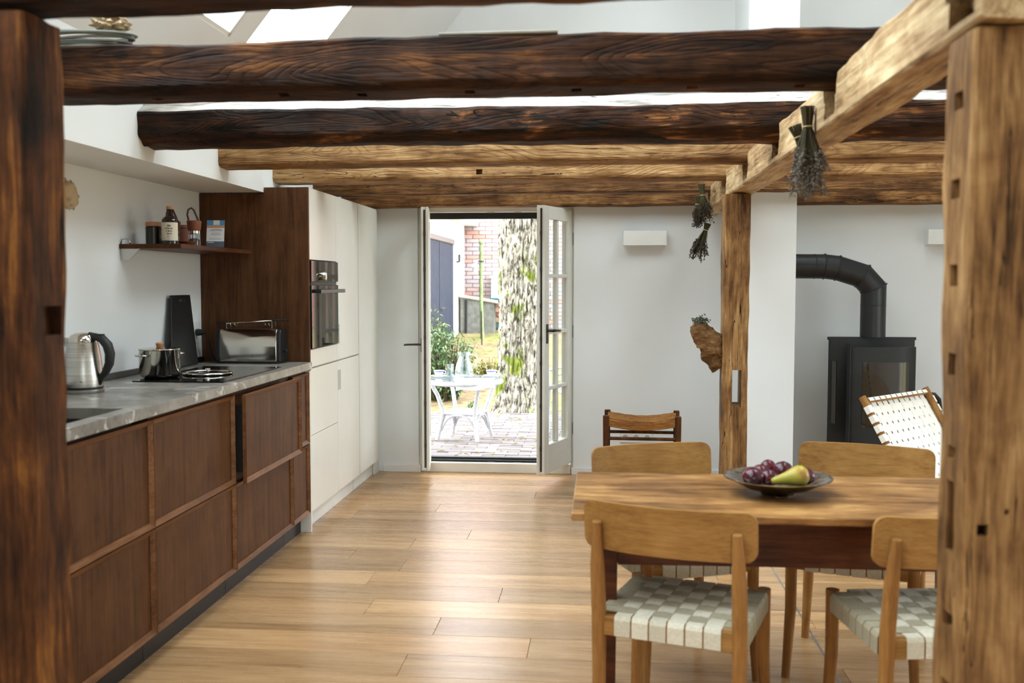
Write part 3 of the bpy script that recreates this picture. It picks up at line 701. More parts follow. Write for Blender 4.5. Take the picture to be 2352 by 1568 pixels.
tA = tall(A0, A1, 'white tall cupboard with the built-in oven and a smoked oak end panel',
          {'body': [(0.10, 1.04), (1.555, 1.92)], 'f': [('drawer', 0.112, 0.548), ('drawer', 0.551, 0.932), ('door', 0.941, 1.042), ('door', 1.553, 1.950)]})
obj('end_panel', MB().box(XL + 0.003, EX + 0.005, 5.489, 5.509, CT - 0.05, 1.925).box(EX + 0.005, KX + 0.002, 5.489, 5.509, CT - 0.05, 1.957), M['walnut'], tA)
obj('end_foot', box(KX - 0.19, KX, 5.489, 5.507, 0.0, 0.93), M['cabwhite'], tA)
tall(A1, A2, 'white tall cupboard with two handle strips beside the oven cupboard',
     {'body': [(0.10, 1.92)], 'f': [('door', 0.112, 0.932), ('door', 0.941, 1.950)], 'h': [(A1 + 0.002, A1 + 0.06, 1.04, 1.163), (A1 + 0.015, A1 + 0.08, 0.75, 0.875)]})
tall(A2 + 0.012, A3, 'white tall cupboard with one full-height door next to the garden door',
     {'body': [(0.10, 1.92)], 'f': [('door', 0.112, 1.950)]})
S(obj('trim_3', box(-1.70, KX - 0.03, A3, YB, 0, 1.93), M['trimwhite']))
# oven
ov = thing('oven', 'built-in black glass oven with one steel knob', 'oven', (KX, 5.80, 1.045))
obj('body', box(KX - 0.50, KX - 0.02, A0 + 0.01, A1 - 0.01, 1.046, 1.548), M['black'], ov)
obj('control_panel', box(KX - 0.02, KX + 0.012, A0 + 0.003, A1 - 0.003, 1.428, 1.548), M['ovenglass'], ov, bevel=0.002)
obj('vent_slot', box(KX - 0.02, KX + 0.006, A0 + 0.01, A1 - 0.03, 1.410, 1.427), M['seal'], ov)
dr = obj('oven_door', box(KX - 0.02, KX + 0.012, A0 + 0.003, A1 - 0.003, 1.048, 1.408), M['ovenglass'], ov, bevel=0.002)
hd = obj('handle', MB().box(KX + 0.045, KX + 0.062, A0 + 0.02, A1 - 0.02, 1.362, 1.384).box(KX + 0.012, KX + 0.05, A0 + 0.05, A0 + 0.07, 1.365, 1.382).box(KX + 0.012, KX + 0.05, A1 - 0.07, A1 - 0.05, 1.365, 1.382), M['black'], dr, bevel=0.003)
kb = MB().lathe([(0.026, 0.0), (0.026, 0.012), (0.023, 0.026), (0.019, 0.028)], 28); kb.xf(Matrix.Translation((KX + 0.012, 5.72, 1.462)) @ Matrix.Rotation(PI / 2, 4, 'Y'))
obj('knob', kb, M['polished'], ov, smooth='auto', label='round steel knob')
# hob
hb = obj('hob', box(-2.11, -1.685, 4.29, 5.10, CT + 0.0005, CT + 0.006), M['hob'], bevel=0.002); tag(hb, 'flush black glass hob in the stone worktop', 'hob')
lid = thing('pan_lid', 'flat glass pan lid with a steel rim lying on the hob', 'lid', (-1.90, 4.64, CT + 0.006))
obj('rim', MB().torus((-1.90, 4.64, CT + 0.013), 0.112, 0.0062, 48, 8), M['polished'], lid, smooth=True)
obj('glass', MB().lathe([(0.108, 0.012), (0.07, 0.018), (0.03, 0.021), (0.001, 0.022)], 32, (-1.90, 4.64, CT)), M['tumbler'], lid, smooth=True)
obj('knob', MB().lathe([(0.007, 0.022), (0.007, 0.028), (0.013, 0.03), (0.011, 0.035), (0.001, 0.036)], 16, (-1.90, 4.64, CT)), M['polished'], lid, smooth='auto')
# saucepan
pc = (-2.06, 4.47, CT + 0.006)
pt = thing('saucepan', 'shiny steel saucepan with a wooden lid knob on the hob', 'saucepan', pc)
obj('pot', MB().lathe([(0.075, 0), (0.086, 0.006), (0.092, 0.02), (0.092, 0.128), (0.095, 0.131), (0.089, 0.131), (0.089, 0.02), (0.02, 0.012)], 48, pc), M['polished'], pt, smooth='auto', angle=1.0)
ld = obj('lid', MB().lathe([(0.094, 0.1315), (0.094, 0.135), (0.06, 0.139), (0.02, 0.141), (0.001, 0.141)], 48, pc), M['polished'], pt, smooth='auto')
obj('knob', MB().lathe([(0.013, 0.140), (0.016, 0.148), (0.018, 0.158), (0.015, 0.162), (0.001, 0.162)], 20, pc), M['cork'], ld, smooth='auto', label='small wooden knob')
for a in (-2.0, 1.15):
    ca, sa = math.cos(a), math.sin(a); q = lambda r_, s_, z: (pc[0] + ca * r_ - sa * s_, pc[1] + sa * r_ + ca * s_, pc[2] + z)
    obj('handle', MB().tube([q(0.09, -0.03, 0.105), q(0.115, -0.03, 0.107), q(0.125, -0.015, 0.107), q(0.125, 0.015, 0.107), q(0.115, 0.03, 0.107), q(0.09, 0.03, 0.105)], 0.004, 8), M['polished'], pt, smooth=True)
# kettle
kc = (-2.105, 3.865, CT)
kt = thing('kettle', 'brushed steel electric kettle with a black loop handle on the worktop', 'kettle', kc)
obj('base', MB().lathe([(0.076, 0), (0.078, 0.004), (0.078, 0.016), (0.074, 0.018)], 40, kc), M['brushed'], kt, smooth='auto')
obj('seam_ring', MB().lathe([(0.073, 0.018), (0.075, 0.019), (0.075, 0.025), (0.073, 0.026)], 40, kc), M['blackplastic'], kt, smooth='auto')
obj('jug', MB().lathe([(0.075, 0.026), (0.0755, 0.05), (0.073, 0.10), (0.068, 0.15), (0.061, 0.195), (0.058, 0.205)], 48, kc), M['brushed'], kt, smooth='auto')
obj('lid', MB().lathe([(0.058, 0.206), (0.056, 0.218), (0.046, 0.234), (0.028, 0.243), (0.001, 0.245)], 40, kc), M['polished'], kt, smooth='auto', angle=1.2)
sp = MB().hexa([(kc[0] - 0.052, kc[1] - 0.02, kc[2] + 0.17), (kc[0] - 0.052, kc[1] + 0.02, kc[2] + 0.17), (kc[0] - 0.058, kc[1] + 0.018, kc[2] + 0.17), (kc[0] - 0.058, kc[1] - 0.018, kc[2] + 0.17),
                (kc[0] - 0.045, kc[1] - 0.03, kc[2] + 0.222), (kc[0] - 0.045, kc[1] + 0.03, kc[2] + 0.222), (kc[0] - 0.088, kc[1] + 0.012, kc[2] + 0.224), (kc[0] - 0.088, kc[1] - 0.012, kc[2] + 0.224)])
obj('spout', sp, M['brushed'], kt, bevel=0.004)
hp = [(0.03, 0.236), (0.06, 0.228), (0.088, 0.22), (0.112, 0.195), (0.122, 0.16), (0.118, 0.12), (0.10, 0.085), (0.078, 0.06), (0.070, 0.035)]
obj('handle', MB().tube([(kc[0] + a, kc[1] - a * 0.12, kc[2] + b) for a, b in hp], [0.012, 0.015, 0.018, 0.020, 0.020, 0.018, 0.015, 0.012, 0.009], 12), M['blackplastic'], kt, smooth=True)
obj('lid_button', box(kc[0] + 0.062, kc[0] + 0.095, kc[1] - 0.022, kc[1] + 0.002, kc[2] + 0.224, kc[2] + 0.240), M['blackplastic'], kt, bevel=0.003)
# the small dark maker's mark on kettle and toaster
def mark(parent, x, y, z, s):
    obj('maker_mark', MB().box(x - s, x - s * .4, y, y + 0.001, z, z + s * .8).box(x - s * .1, x + s * .4, y, y + 0.001, z - s * .6, z + s * .2).box(x + s * .3, x + s, y, y + 0.001, z - s * .9, z - s * .3), M['print'], parent)
mark(kt, kc[0] + 0.028, kc[1] - 0.0716, kc[2] + 0.05, 0.004)
# toaster
TX0, TX1, TY0, TY1, TZ = -2.145, -1.77, 5.335, 5.478, CT
ts = thing('toaster', 'long-slot steel toaster with black ends and a bun rack', 'toaster', ((TX0 + TX1) / 2, (TY0 + TY1) / 2, TZ))
def rbox(x0, x1, y0, y1, z0, z1, inset):
    pr = [(y0, z0 + 0.0), (y1, z0), (y1, z0 + (z1 - z0) * 0.45), (y1 - inset * .35, z1 - 0.02), (y1 - inset, z1), (y0 + inset, z1), (y0 + inset * .35, z1 - 0.02), (y0, z0 + (z1 - z0) * 0.45)]
    return MB().rings([[(x, a, b) for a, b in pr] for x in (x0, x1)])
obj('body', rbox(TX0 + 0.03, TX1 - 0.022, TY0, TY1, TZ + 0.012, TZ + 0.19, 0.022), M['polished'], ts, bevel=0.004)
obj('end_cap', rbox(TX0, TX0 + 0.03, TY0 + 0.003, TY1 - 0.003, TZ + 0.012, TZ + 0.187, 0.022), M['blackplastic'], ts, bevel=0.008)
ec = obj('end_cap', rbox(TX1 - 0.022, TX1, TY0 + 0.003, TY1 - 0.003, TZ + 0.012, TZ + 0.187, 0.022), M['blackplastic'], ts, bevel=0.006)
obj('lever', box(TX1, TX1 + 0.022, TY0 + 0.05, TY0 + 0.085, TZ + 0.06, TZ + 0.078), M['blackplastic'], ec, bevel=0.003)
obj('slot', box(TX0 + 0.05, TX1 - 0.04, TY0 + 0.06, TY0 + 0.095, TZ + 0.186, TZ + 0.1915), M['black'], ts)
obj('foot_base', box(TX0 + 0.008, TX1 - 0.006, TY0 + 0.008, TY1 - 0.008, TZ, TZ + 0.014), M['blackplastic'], ts, bevel=0.003)
rk = MB()
for yy in (TY0 + 0.045, TY0 + 0.11):
    rk.tube([(TX0 + 0.055, yy, TZ + 0.19), (TX0 + 0.055, yy, TZ + 0.222), (TX1 - 0.06, yy, TZ + 0.236), (TX1 - 0.06, yy, TZ + 0.19)], 0.0022, 6)
for xx in (TX0 + 0.075, TX0 + 0.10, TX1 - 0.10, TX1 - 0.08): rk.tube([(xx, TY0 + 0.045, TZ + 0.222), (xx, TY0 + 0.075, TZ + 0.20), (xx, TY0 + 0.11, TZ + 0.222)], 0.002, 6)
rk_o = obj('bun_rack', rk, M['polished'], ts, smooth=True)
for xa, xb, z in ((TX0 - 0.005, TX0 + 0.055, TZ + 0.221), (TX1 - 0.06, TX1 + 0.02, TZ + 0.238)):
    obj('rack_grip', box(xa, xb, TY0 + 0.04, TY0 + 0.115, z - 0.003, z + 0.005), M['blackplastic'], rk_o, bevel=0.002)
mark(ts, -1.93, TY0 - 0.001, TZ + 0.045, 0.004)
# socket, plug, cord
so = thing('wall_socket', 'white wall socket with a black plug behind the worktop', 'socket', (XL, 5.39, 1.14))
obj('plate', box(XL, XL + 0.010, 5.35, 5.43, 1.085, 1.205), M['trimwhite'], so, bevel=0.003)
pg = thing('power_plug', 'black plug and cord leading from the wall socket to the toaster', 'plug', (XL + 0.01, 5.39, 1.14))
pb = MB().lathe([(0.018, 0), (0.02, 0.012), (0.017, 0.03), (0.008, 0.042), (0.006, 0.05)], 16); pb.xf(Matrix.Translation((XL + 0.0105, 5.39, 1.145)) @ Matrix.Rotation(PI / 2, 4, 'Y'))
obj('plug_body', pb, M['blackplastic'], pg, smooth='auto')
obj('cord', MB().tube([(XL + 0.058, 5.39, 1.143), (XL + 0.075, 5.40, 1.10), (XL + 0.085, 5.41, 1.04), (XL + 0.095, 5.42, 1.002), (XL + 0.11, 5.435, CT + 0.0045), (-2.155, 5.44, CT + 0.0045), (-2.150, 5.43, CT + 0.02)], 0.0038, 8), M['blackplastic'], pg, smooth=True)
# black cutting board leaning on the wall (tapered, slot near the top)
cb = MB(); n_ = 8
def cbp(s, t_, side):    # s across 0..1, t up 0..1
    yb0, yb1, yt0, yt1 = 4.93, 5.262, 5.035, 5.278
    ya = yb0 + (yt0 - yb0) * t_; yb = yb1 + (yt1 - yb1) * t_
    rr = 0.018
    x = -2.215 + (-2.262 + 2.215) * t_ + side * 0.010
    return (x, ya + (yb - ya) * s, CT + 0.003 + 0.378 * t_)
cbm = panel((0, 0, 0), (1, 0, 0), (0, 1, 0), (0, 0, 1), 1, 1, [(0.40, 0.66, 0.905, 0.945)], 1)
bm = bmesh.new(); bm.from_mesh(cbm)
for vv in bm.verts: vv.co = Vector(cbp(vv.co.x, vv.co.y, vv.co.z))
bmesh.ops.recalc_face_normals(bm, faces=bm.faces); bm.to_mesh(cbm); bm.free()
tag(obj('cutting_board', cbm, M['blackplastic'], bevel=0.004), 'black cutting board with a grip slot leaning on the wall behind the hob', 'cutting board')
# ---------------------------------------------------------------- shelf and its things
SZ = 1.605
sh = thing('wall_shelf', 'dark wood wall shelf holding jars and bottles above the worktop', 'shelf', (-2.1, 5.0, SZ))
obj('board', box(XL + 0.002, -1.975, 4.535, 5.487, SZ - 0.022, SZ), M['shelfwood'], sh, bevel=0.001)
br = obj('bracket', MB().hexa([(XL + 0.001, 4.548, SZ - 0.075), (XL + 0.045, 4.548, SZ - 0.075), (XL + 0.045, 4.552, SZ - 0.075), (XL + 0.001, 4.552, SZ - 0.075), (XL + 0.001, 4.548, SZ - 0.022), (XL + 0.10, 4.548, SZ - 0.022), (XL + 0.10, 4.552, SZ - 0.022), (XL + 0.001, 4.552, SZ - 0.022)]), M['steel'], sh)
obj('bracket_loop', MB().tube([(XL + 0.004, 4.55, SZ), (XL + 0.008, 4.55, SZ + 0.022), (XL + 0.03, 4.55, SZ + 0.026), (XL + 0.045, 4.55, SZ + 0.014), (XL + 0.05, 4.55, SZ)], 0.003, 8), M['steel'], br, smooth=True)
def round_thing(name, label, cat, c, parts):
    r = thing(name, label, cat, c)
    for (nm, prof, mat, n, lb_) in parts: obj(nm, MB().lathe(prof, n, c), M[mat], r, smooth='auto', label=lb_)
    return r
round_thing('storage_jar', 'squat dark jar with a wooden lid on the shelf', 'jar', (-2.17, 4.67, SZ), [
    ('jar_body', [(0.034, 0), (0.037, 0.004), (0.037, 0.084), (0.033, 0.088)], 'jar', 32, None), ('lid', [(0.035, 0.088), (0.037, 0.09), (0.037, 0.108), (0.034, 0.110)], 'cork', 32, 'pale wooden lid')])
bt = round_thing('bottle', 'dark apothecary bottle with a cream paper label on the shelf', 'bottle', (-2.07, 4.633, SZ), [
    ('bottle_glass', [(0.036, 0), (0.039, 0.004), (0.039, 0.112), (0.036, 0.122), (0.022, 0.134), (0.014, 0.142), (0.0135, 0.162), (0.017, 0.164), (0.017, 0.168)], 'bottle', 36, None),
    ('stopper', [(0.0155, 0.168), (0.0165, 0.170), (0.0165, 0.181), (0.014, 0.183)], 'cork', 24, 'pale cork stopper')])
lab = MB(); c = Vector((-2.07, 4.633, SZ)); rs = []
a0 = math.radians(-175); a1 = math.radians(-5)
def arc(ang, z, rr): return c + Vector((rr * math.cos(ang), rr * math.sin(ang), z))
lab.rings([[arc(a0 + (a1 - a0) * i / 20, 0.018, 0.0392), arc(a0 + (a1 - a0) * i / 20, 0.104, 0.0392), arc(a0 + (a1 - a0) * i / 20, 0.104, 0.0399), arc(a0 + (a1 - a0) * i / 20, 0.018, 0.0399)] for i in range(21)])
lo = obj('paper_label', lab, M['paper'], bt, label='cream paper label with black lettering', smooth='auto')
def text_mesh(body, size, font_bold=True):
    cu = bpy.data.curves.new('txt', 'FONT'); cu.body = body; cu.size = size; cu.align_x = 'CENTER'; cu.extrude = 0.0002
    cu.offset = 0.0004 if font_bold else 0
    o = bpy.data.objects.new('txt', cu); COL.objects.link(o); bpy.context.view_layer.update()
    me = bpy.data.meshes.new_from_object(o.evaluated_get(bpy.context.evaluated_depsgraph_get())); bpy.data.objects.remove(o)
    return me
def label_text(body, size, z, ang, mat, parent, bold=True):
    me = text_mesh(body, size, bold)
    for vv in me.vertices:
        a = ang + vv.co.x / 0.040
        p = arc(a, z + vv.co.y, 0.0401 + vv.co.z); vv.co = p
    obj('lettering', me, M[mat], parent)
for k, (txt, sz) in enumerate((('Gib', 0.0115), ('deinem', 0.0115), ('Leben', 0.0115), ('einen', 0.0115))):
    label_text(txt, sz, 0.0845 - k * 0.0125, math.radians(-75), 'print', lo)
label_text('Gin.', 0.0105, 0.034, math.radians(-75), 'greyprint', lo, False)
label_text('~v~', 0.009, 0.023, math.radians(-75), 'print', lo, False)
def mill(c, label, loop_rot):
    r = thing('pepper_mill', label, 'mill', c)
    obj('glass_body', MB().lathe([(0.028, 0), (0.030, 0.003), (0.029, 0.058), (0.027, 0.060)], 28, c), M['tumbler'], r, smooth='auto')
    obj('peppercorns', MB().lathe([(0.0265, 0.004), (0.0265, 0.032), (0.012, 0.038), (0.001, 0.038)], 20, c), M['herb_dark'], r, smooth='auto')
    obj('steel_band', MB().lathe([(0.0275, 0.060), (0.0285, 0.061), (0.0285, 0.074), (0.0275, 0.075)], 28, c), M['polished'], r, smooth='auto')
    obj('wooden_head', MB().lathe([(0.028, 0.075), (0.031, 0.080), (0.036, 0.122), (0.033, 0.125)], 28, c), M['millwood'], r, smooth='auto')
    pts = [(-0.024, 0.118), (-0.032, 0.155), (-0.026, 0.18), (-0.012, 0.188), (0.0, 0.178), (0.012, 0.15), (0.022, 0.12)]
    lp = [(c[0] + a * math.cos(loop_rot), c[1] + a * math.sin(loop_rot), c[2] + b) for a, b in pts]
    obj('leather_loop', MB().tube(lp, 0.0052, 8), M['leather'], r, smooth=True)
mill((-2.03, 4.82, SZ), 'pepper mill with a dark leather loop, in front of the brown canister', 0.2)
mill((-2.15, 4.85, SZ), 'mill with a dark leather loop half hidden behind the labelled bottle', 0.5)
round_thing('canister', 'plain brown wooden canister at the back of the shelf', 'canister', (-2.20, 5.08, SZ), [
    ('canister_body', [(0.048, 0), (0.05, 0.004), (0.05, 0.098), (0.046, 0.1)], 'millwood', 32, None), ('lid', [(0.048, 0.1), (0.051, 0.102), (0.051, 0.115), (0.046, 0.118)], 'millwood', 32, None)])
round_thing('wooden_dish', 'small shallow wooden dish on the front of the shelf', 'dish', (-2.025, 4.725, SZ), [
    ('dish', [(0.03, 0), (0.032, 0.002), (0.046, 0.018), (0.044, 0.019), (0.029, 0.006), (0.001, 0.005)], 'millwood', 32, None)])
# leaflet card in its stand
cd = thing('leaflet_card', 'printed leaflet card with a blue header leaning on the shelf', 'card', (-2.02, 5.06, SZ), math.radians(12))
TL = Matrix.Rotation(math.radians(-16), 4, 'X') @ Matrix.Rotation(math.radians(0), 4, 'Y')
def card(nm, x0, x1, z0, z1, mat, off, par): return obj(nm, box(x0, x1, -0.001 - off, -off, z0, z1).xf(Matrix.Shear('XZ', 4, (0, 0)) @ TL), M[mat], par, local=True)
cz = card('card', -0.045, 0.045, 0.002, 0.150, 'whitepaper', 0, cd)
for a in (('header', -0.045, 0.045, 0.122, 0.150, 'blueprint'), ('header_logo', -0.012, 0.020, 0.124, 0.149, 'whitepaper'), ('photo_band', -0.045, 0.045, 0.108, 0.122, 'tanprint'), ('footer', -0.045, 0.045, 0.002, 0.034, 'slateprint'), ('footer_title', -0.040, -0.008, 0.026, 0.029, 'whitepaper')):
    card(a[0], a[1], a[2], a[3], a[4], a[5], 0.0006 + (0.0006 if 'logo' in a[0] or 'title' in a[0] else 0), cz)
for (a, b, z, hh, mm) in ((-0.022, 0.028, 0.098, 0.0025, 'greyprint'), (-0.030, 0.034, 0.092, 0.0025, 'greyprint'), (-0.02, 0.024, 0.080, 0.0012, 'greyprint'), (-0.026, 0.03, 0.074, 0.0012, 'greyprint'), (-0.022, 0.026, 0.068, 0.0012, 'greyprint'), (-0.03, 0.032, 0.050, 0.0012, 'greyprint'), (-0.03, 0.03, 0.045, 0.0012, 'greyprint')):
    card('text_line', a, b, z, z + hh, mm, 0.0006, cz)
# cloth bag on the wall, half behind the post
def blob(c, r, seed, amp, n=20, m=14, sq=(1, 1, 1), fr=3.0):
    rs = []
    for i in range(m + 1):
        ph = -PI / 2 + PI * (i + 0.001) / (m + 0.002); ring = []
        for j in range(n):
            a = 2 * PI * j / n; d = Vector((math.cos(a) * math.cos(ph), math.sin(a) * math.cos(ph), math.sin(ph)))
            k = 1 + amp * noise.noise(d * fr + Vector((seed, 0, 0))) + amp * .5 * noise.noise(d * fr * 2.7 + Vector((0, seed, 0)))
            ring.append((c[0] + d.x * r * sq[0] * k, c[1] + d.y * r * sq[1] * k, c[2] + d.z * r * sq[2] * k))
        rs.append(ring)
    return MB().rings(rs)
bgc = (-2.245, 4.04, 1.79)
bag = thing('cloth_bag', 'small beige cloth pouch hanging on the kitchen wall', 'pouch', (XL, 4.04, 1.7))
obj('pouch', blob(bgc, 0.06, 3, 0.35, sq=(0.5, 0.9, 0.95)), M['cloth'], bag, smooth=True)
obj('hook', MB().tube([(XL, 4.04, 1.865), (XL + 0.02, 4.04, 1.86), (XL + 0.03, 4.04, 1.83)], 0.004, 8), M['steel'], bag, smooth=True)
# coil of cable and crumpled paper on the dark beam
co = thing('cable_coil', 'coil of grey cable lying on the deep dark brown beam', 'cable', (-1.62, 3.11, 2.17))
rnd = random.Random(5)
for k in range(6):
    pts = []
    for i in range(30):
        a = 2 * PI * i / 30
        pts.append((-1.665 + rnd.uniform(-.004, .004) + (0.145 + 0.006 * (k % 3)) * math.cos(a) * (1 + .02 * k), 3.11 + (0.052 + 0.003 * k) * math.sin(a), 2.180 + 0.006 * k + (0.004 + .002 * k) * max(0, math.sin(a * 1.0 + k)) * (1 if k > 1 else 0)))
    obj('cable_turn', MB().tube(pts, 0.005, 7, close=True), M['cable'], co, smooth=True)
tag(obj('crumpled_cloth', blob((-1.565, 3.095, 2.243), 0.045, 9, 0.5, 26, 18, (1.25, 0.9, 0.55), 3.5), M['cloth'], smooth='auto', angle=0.3), 'crumpled beige cloth bundle on top of the cable coil', 'cloth')

# ================================================================= dining table
TBZ = 0.742
tb = thing('dining_table', 'honey-brown wooden dining table with a red-brown frame', 'table', (0.58, 3.24, 0))
TX0_, TX1_, TY0_, TY1_ = -0.09, 1.30, 2.912, 3.565
obj('tabletop', box(TX0_, TX1_, TY0_, TY1_, TBZ - 0.024, TBZ), M['table'], tb, bevel=0.005)
def apron(x0, x1, y0, y1, sag):
    rs = []
    n = 12; mb = MB(); al = (x1 - x0) > (y1 - y0)
    for i in range(n + 1):
        f = i / n; zb = 0.563 + sag * math.sin(PI * f)
        if al: x = x0 + (x1 - x0) * f; rs.append([(x, y0, zb), (x, y1, zb), (x, y1, TBZ - 0.025), (x, y0, TBZ - 0.025)])
        else: y = y0 + (y1 - y0) * f; rs.append([(x0, y, zb), (x1, y, zb), (x1, y, TBZ - 0.025), (x0, y, TBZ - 0.025)])
    return mb.rings(rs)
obj('apron', apron(0.05, 1.16, 3.01, 3.035, 0.004), M['tableleg'], tb); obj('apron', apron(0.05, 1.16, 3.465, 3.49, 0.02), M['tableleg'], tb)
obj('apron', apron(0.03, 0.05, 3.035, 3.465, 0.02), M['tableleg'], tb); obj('apron', apron(1.15, 1.17, 3.035, 3.465, 0.02), M['tableleg'], tb)
for (lx, ly) in ((0.0, 3.0), (1.14, 3.0), (0.0, 3.45), (1.14, 3.45)):
    a, bq = 0.05, 0.034; cx, cy = lx + .025, ly + .025
    obj('leg', MB().hexa([(cx - bq / 2, cy - bq / 2, 0), (cx + bq / 2, cy - bq / 2, 0), (cx + bq / 2, cy + bq / 2, 0), (cx - bq / 2, cy + bq / 2, 0), (cx - a / 2, cy - a / 2, TBZ - .025), (cx + a / 2, cy - a / 2, TBZ - .025), (cx + a / 2, cy + a / 2, TBZ - .025), (cx - a / 2, cy + a / 2, TBZ - .025)]), M['tableleg'], tb, bevel=0.003)
# ---------------------------------------------------------------- fruit bowl
BC = (0.563, 3.24, TBZ)
bw = thing('fruit_bowl', 'dented old pewter bowl of plums on the dining table', 'bowl', BC)
obj('bowl', MB().lathe([(0.052, 0), (0.054, 0.008), (0.062, 0.012), (0.10, 0.022), (0.135, 0.040), (0.160, 0.052), (0.171, 0.055), (0.172, 0.058), (0.160, 0.058), (0.132, 0.047), (0.098, 0.029), (0.05, 0.019), (0.001, 0.018)], 56, BC), M['pewter'], bw, smooth='auto', angle=1.0)
def fruit(dx, dy, dz, r, label):
    o = obj('plum', blob((0, 0, 0), r, dx * 30 + dy, 0.06, 24, 16, (1, 1, 0.92), 1.2), M['plum'], smooth=True)
    o.location = (BC[0] + dx, BC[1] + dy, BC[2] + dz); tag(o, label, 'plum', 'plums in the pewter bowl')
for a_ in ((-0.082, -0.035, 0.060, 0.034, 'largest dark plum, lying beyond the stalk of the pear'), (-0.030, -0.012, 0.054, 0.030, 'shiny red plum touching the narrow neck of the pear'),
           (-0.045, 0.050, 0.058, 0.030, 'dark red plum behind the one touching the pear neck'), (0.026, 0.055, 0.066, 0.033, 'shiny plum resting highest in the pewter bowl'),
           (0.088, -0.005, 0.060, 0.029, 'dark plum half hidden by the thick end of the pear'), (-0.012, 0.108, 0.068, 0.026, 'smallest plum at the back of the pewter bowl')): fruit(*a_)
pp = [(0.001, -0.062), (0.008, -0.060), (0.013, -0.045), (0.016, -0.030), (0.021, -0.012), (0.029, 0.010), (0.034, 0.028), (0.031, 0.045), (0.018, 0.056), (0.004, 0.057)]
pe = thing('pear', 'yellow-green pear lying across the plums in the pewter bowl', 'pear', (BC[0] + 0.030, BC[1] - 0.055, BC[2] + 0.064))
Rm = Matrix.Rotation(math.radians(8), 4, 'Z') @ Matrix.Rotation(math.radians(80), 4, 'Y')
obj('flesh', MB().lathe(pp, 28).xf(Rm), M['pear'], pe, local=True, smooth=True)
obj('stalk', MB().tube([(0, 0, -0.060), (0.001, 0.001, -0.070), (0.003, 0.002, -0.078)], [0.0025, 0.002, 0.0025], 6).xf(Rm), M['stoolwood'], pe, local=True, smooth=True)

# ================================================================= dining chairs
def arc_board(wd, hh, thick, sag, z0, y0, lean, rad=0.032):
    """curved rounded board: centre of the curve at -y (back), ends forward"""
    ss = [-wd / 2 + rad * (1 - math.cos(PI / 2 * i / 6)) for i in range(7)]
    ss += [-wd / 2 + rad + (wd - 2 * rad) * i / 18 for i in range(1, 18)]
    ss += [-s for s in ss[6::-1]]
    def tr(s):
        e = abs(s) - (wd / 2 - rad)
        return 0 if e <= 0 else rad - math.sqrt(max(0, rad * rad - e * e))
    rows = []
    for s in ss:
        dt = tr(s); curve = sag * (2 * s / wd) ** 2
        col = []
        for side in (0, 1):
            for f in ((0, .5, 1) if side == 0 else (1, .5, 0)):
                tt = dt + (hh - 2 * dt) * f
                col.append((s, y0 + curve - lean * tt + (thick if side else 0), z0 + tt))
        rows.append(col)
    return MB().rings(rows)
def make_chair(label):
    r = thing('dining_chair', label, 'chair', group='oak dining chairs with cream webbing')
    W2, D2, SH = 0.205, 0.205, 0.455
    for s in (-1, 1):
        obj('leg', MB().tube([(s * (W2 + .012), -D2 - 0.02, 0), (s * W2, -D2, 0.25), (s * W2, -D2 - 0.004, 0.46), (s * W2, -D2 - 0.022, 0.60), (s * (W2 - .004), -D2 - 0.042, 0.735)], [0.015, 0.020, 0.022, 0.021, 0.013], 14), M['oakz'], r, local=True, smooth='auto')
        obj('leg', MB().tube([(s * (W2 + .012), D2 + 0.012, 0), (s * W2, D2, 0.25), (s * W2, D2, SH + 0.004)], [0.015, 0.020, 0.021], 14), M['oakz'], r, local=True, smooth='auto')
        obj('side_rail', box(s * W2 - 0.012, s * W2 + 0.012, -D2 + .015, D2 - .015, SH - 0.058, SH - 0.008), M['oak'], r, local=True, bevel=0.004)
    obj('rear_rail', box(-W2 + .01, W2 - .01, -D2 - 0.013, -D2 + 0.013, SH - 0.062, SH - 0.004), M['oak'], r, local=True, bevel=0.004)
    obj('front_rail', box(-W2 + .01, W2 - .01, D2 - 0.013, D2 + 0.013, SH - 0.058, SH - 0.008), M['oak'], r, local=True, bevel=0.004)
    obj('backrest', arc_board(0.50, 0.142, 0.014, 0.044, 0.650, -D2 - 0.045, 0.10), M['oak'], r, local=True, smooth='auto')
    n1, n2 = 6, 7; wd = 0.0475
    def wrap(L, z, updn):   # path across the seat with over/under weave
        pts = [(-L - .002, z - 0.062), (-L - 0.0155, z - 0.058), (-L - 0.0155, z - 0.012), (-L - 0.010, z - 0.001)]
        return pts
    xs = [-0.131 + 0.262 * i / (n1 - 1) for i in range(n1)]; ys = [-0.158 + 0.316 * i / (n2 - 1) for i in range(n2)]
    for i, x in enumerate(xs):
        pts = wrap(D2, SH, 0) + [(-D2 + .016, SH)]
        for j, y in enumerate(ys): pts.append((y, SH + (0.0022 if (i + j) % 2 else -0.0022)))
        pts += [(D2 - .016, SH)] + [(-a, b) for a, b in wrap(D2, SH, 0)[::-1]]
        obj('webbing_strap', MB().ribbon([(x, a, b) for a, b in pts], (1, 0, 0), wd, 0.0026), M['web'], r, local=True)
    for j, y in enumerate(ys):
        pts = wrap(W2, SH, 0) + [(-W2 + .016, SH)]
        for i, x in enumerate(xs): pts.append((x, SH + (-0.0022 if (i + j) % 2 else 0.0022)))
        pts += [(W2 - .016, SH)] + [(-a, b) for a, b in wrap(W2, SH, 0)[::-1]]
        obj('webbing_strap', MB().ribbon([(a, y, b) for a, b in pts], (0, 1, 0), 0.0475, 0.0026), M['webdark'], r, local=True)
    return r
ch = make_chair('oak dining chair pushed in askew at the table end away from the thick red-brown post')
ch['label'] = 'oak dining chair turned askew with its back to the kitchen, near the table corner'
chairs = [ch] + [copy_tree(ch) for _ in range(3)]
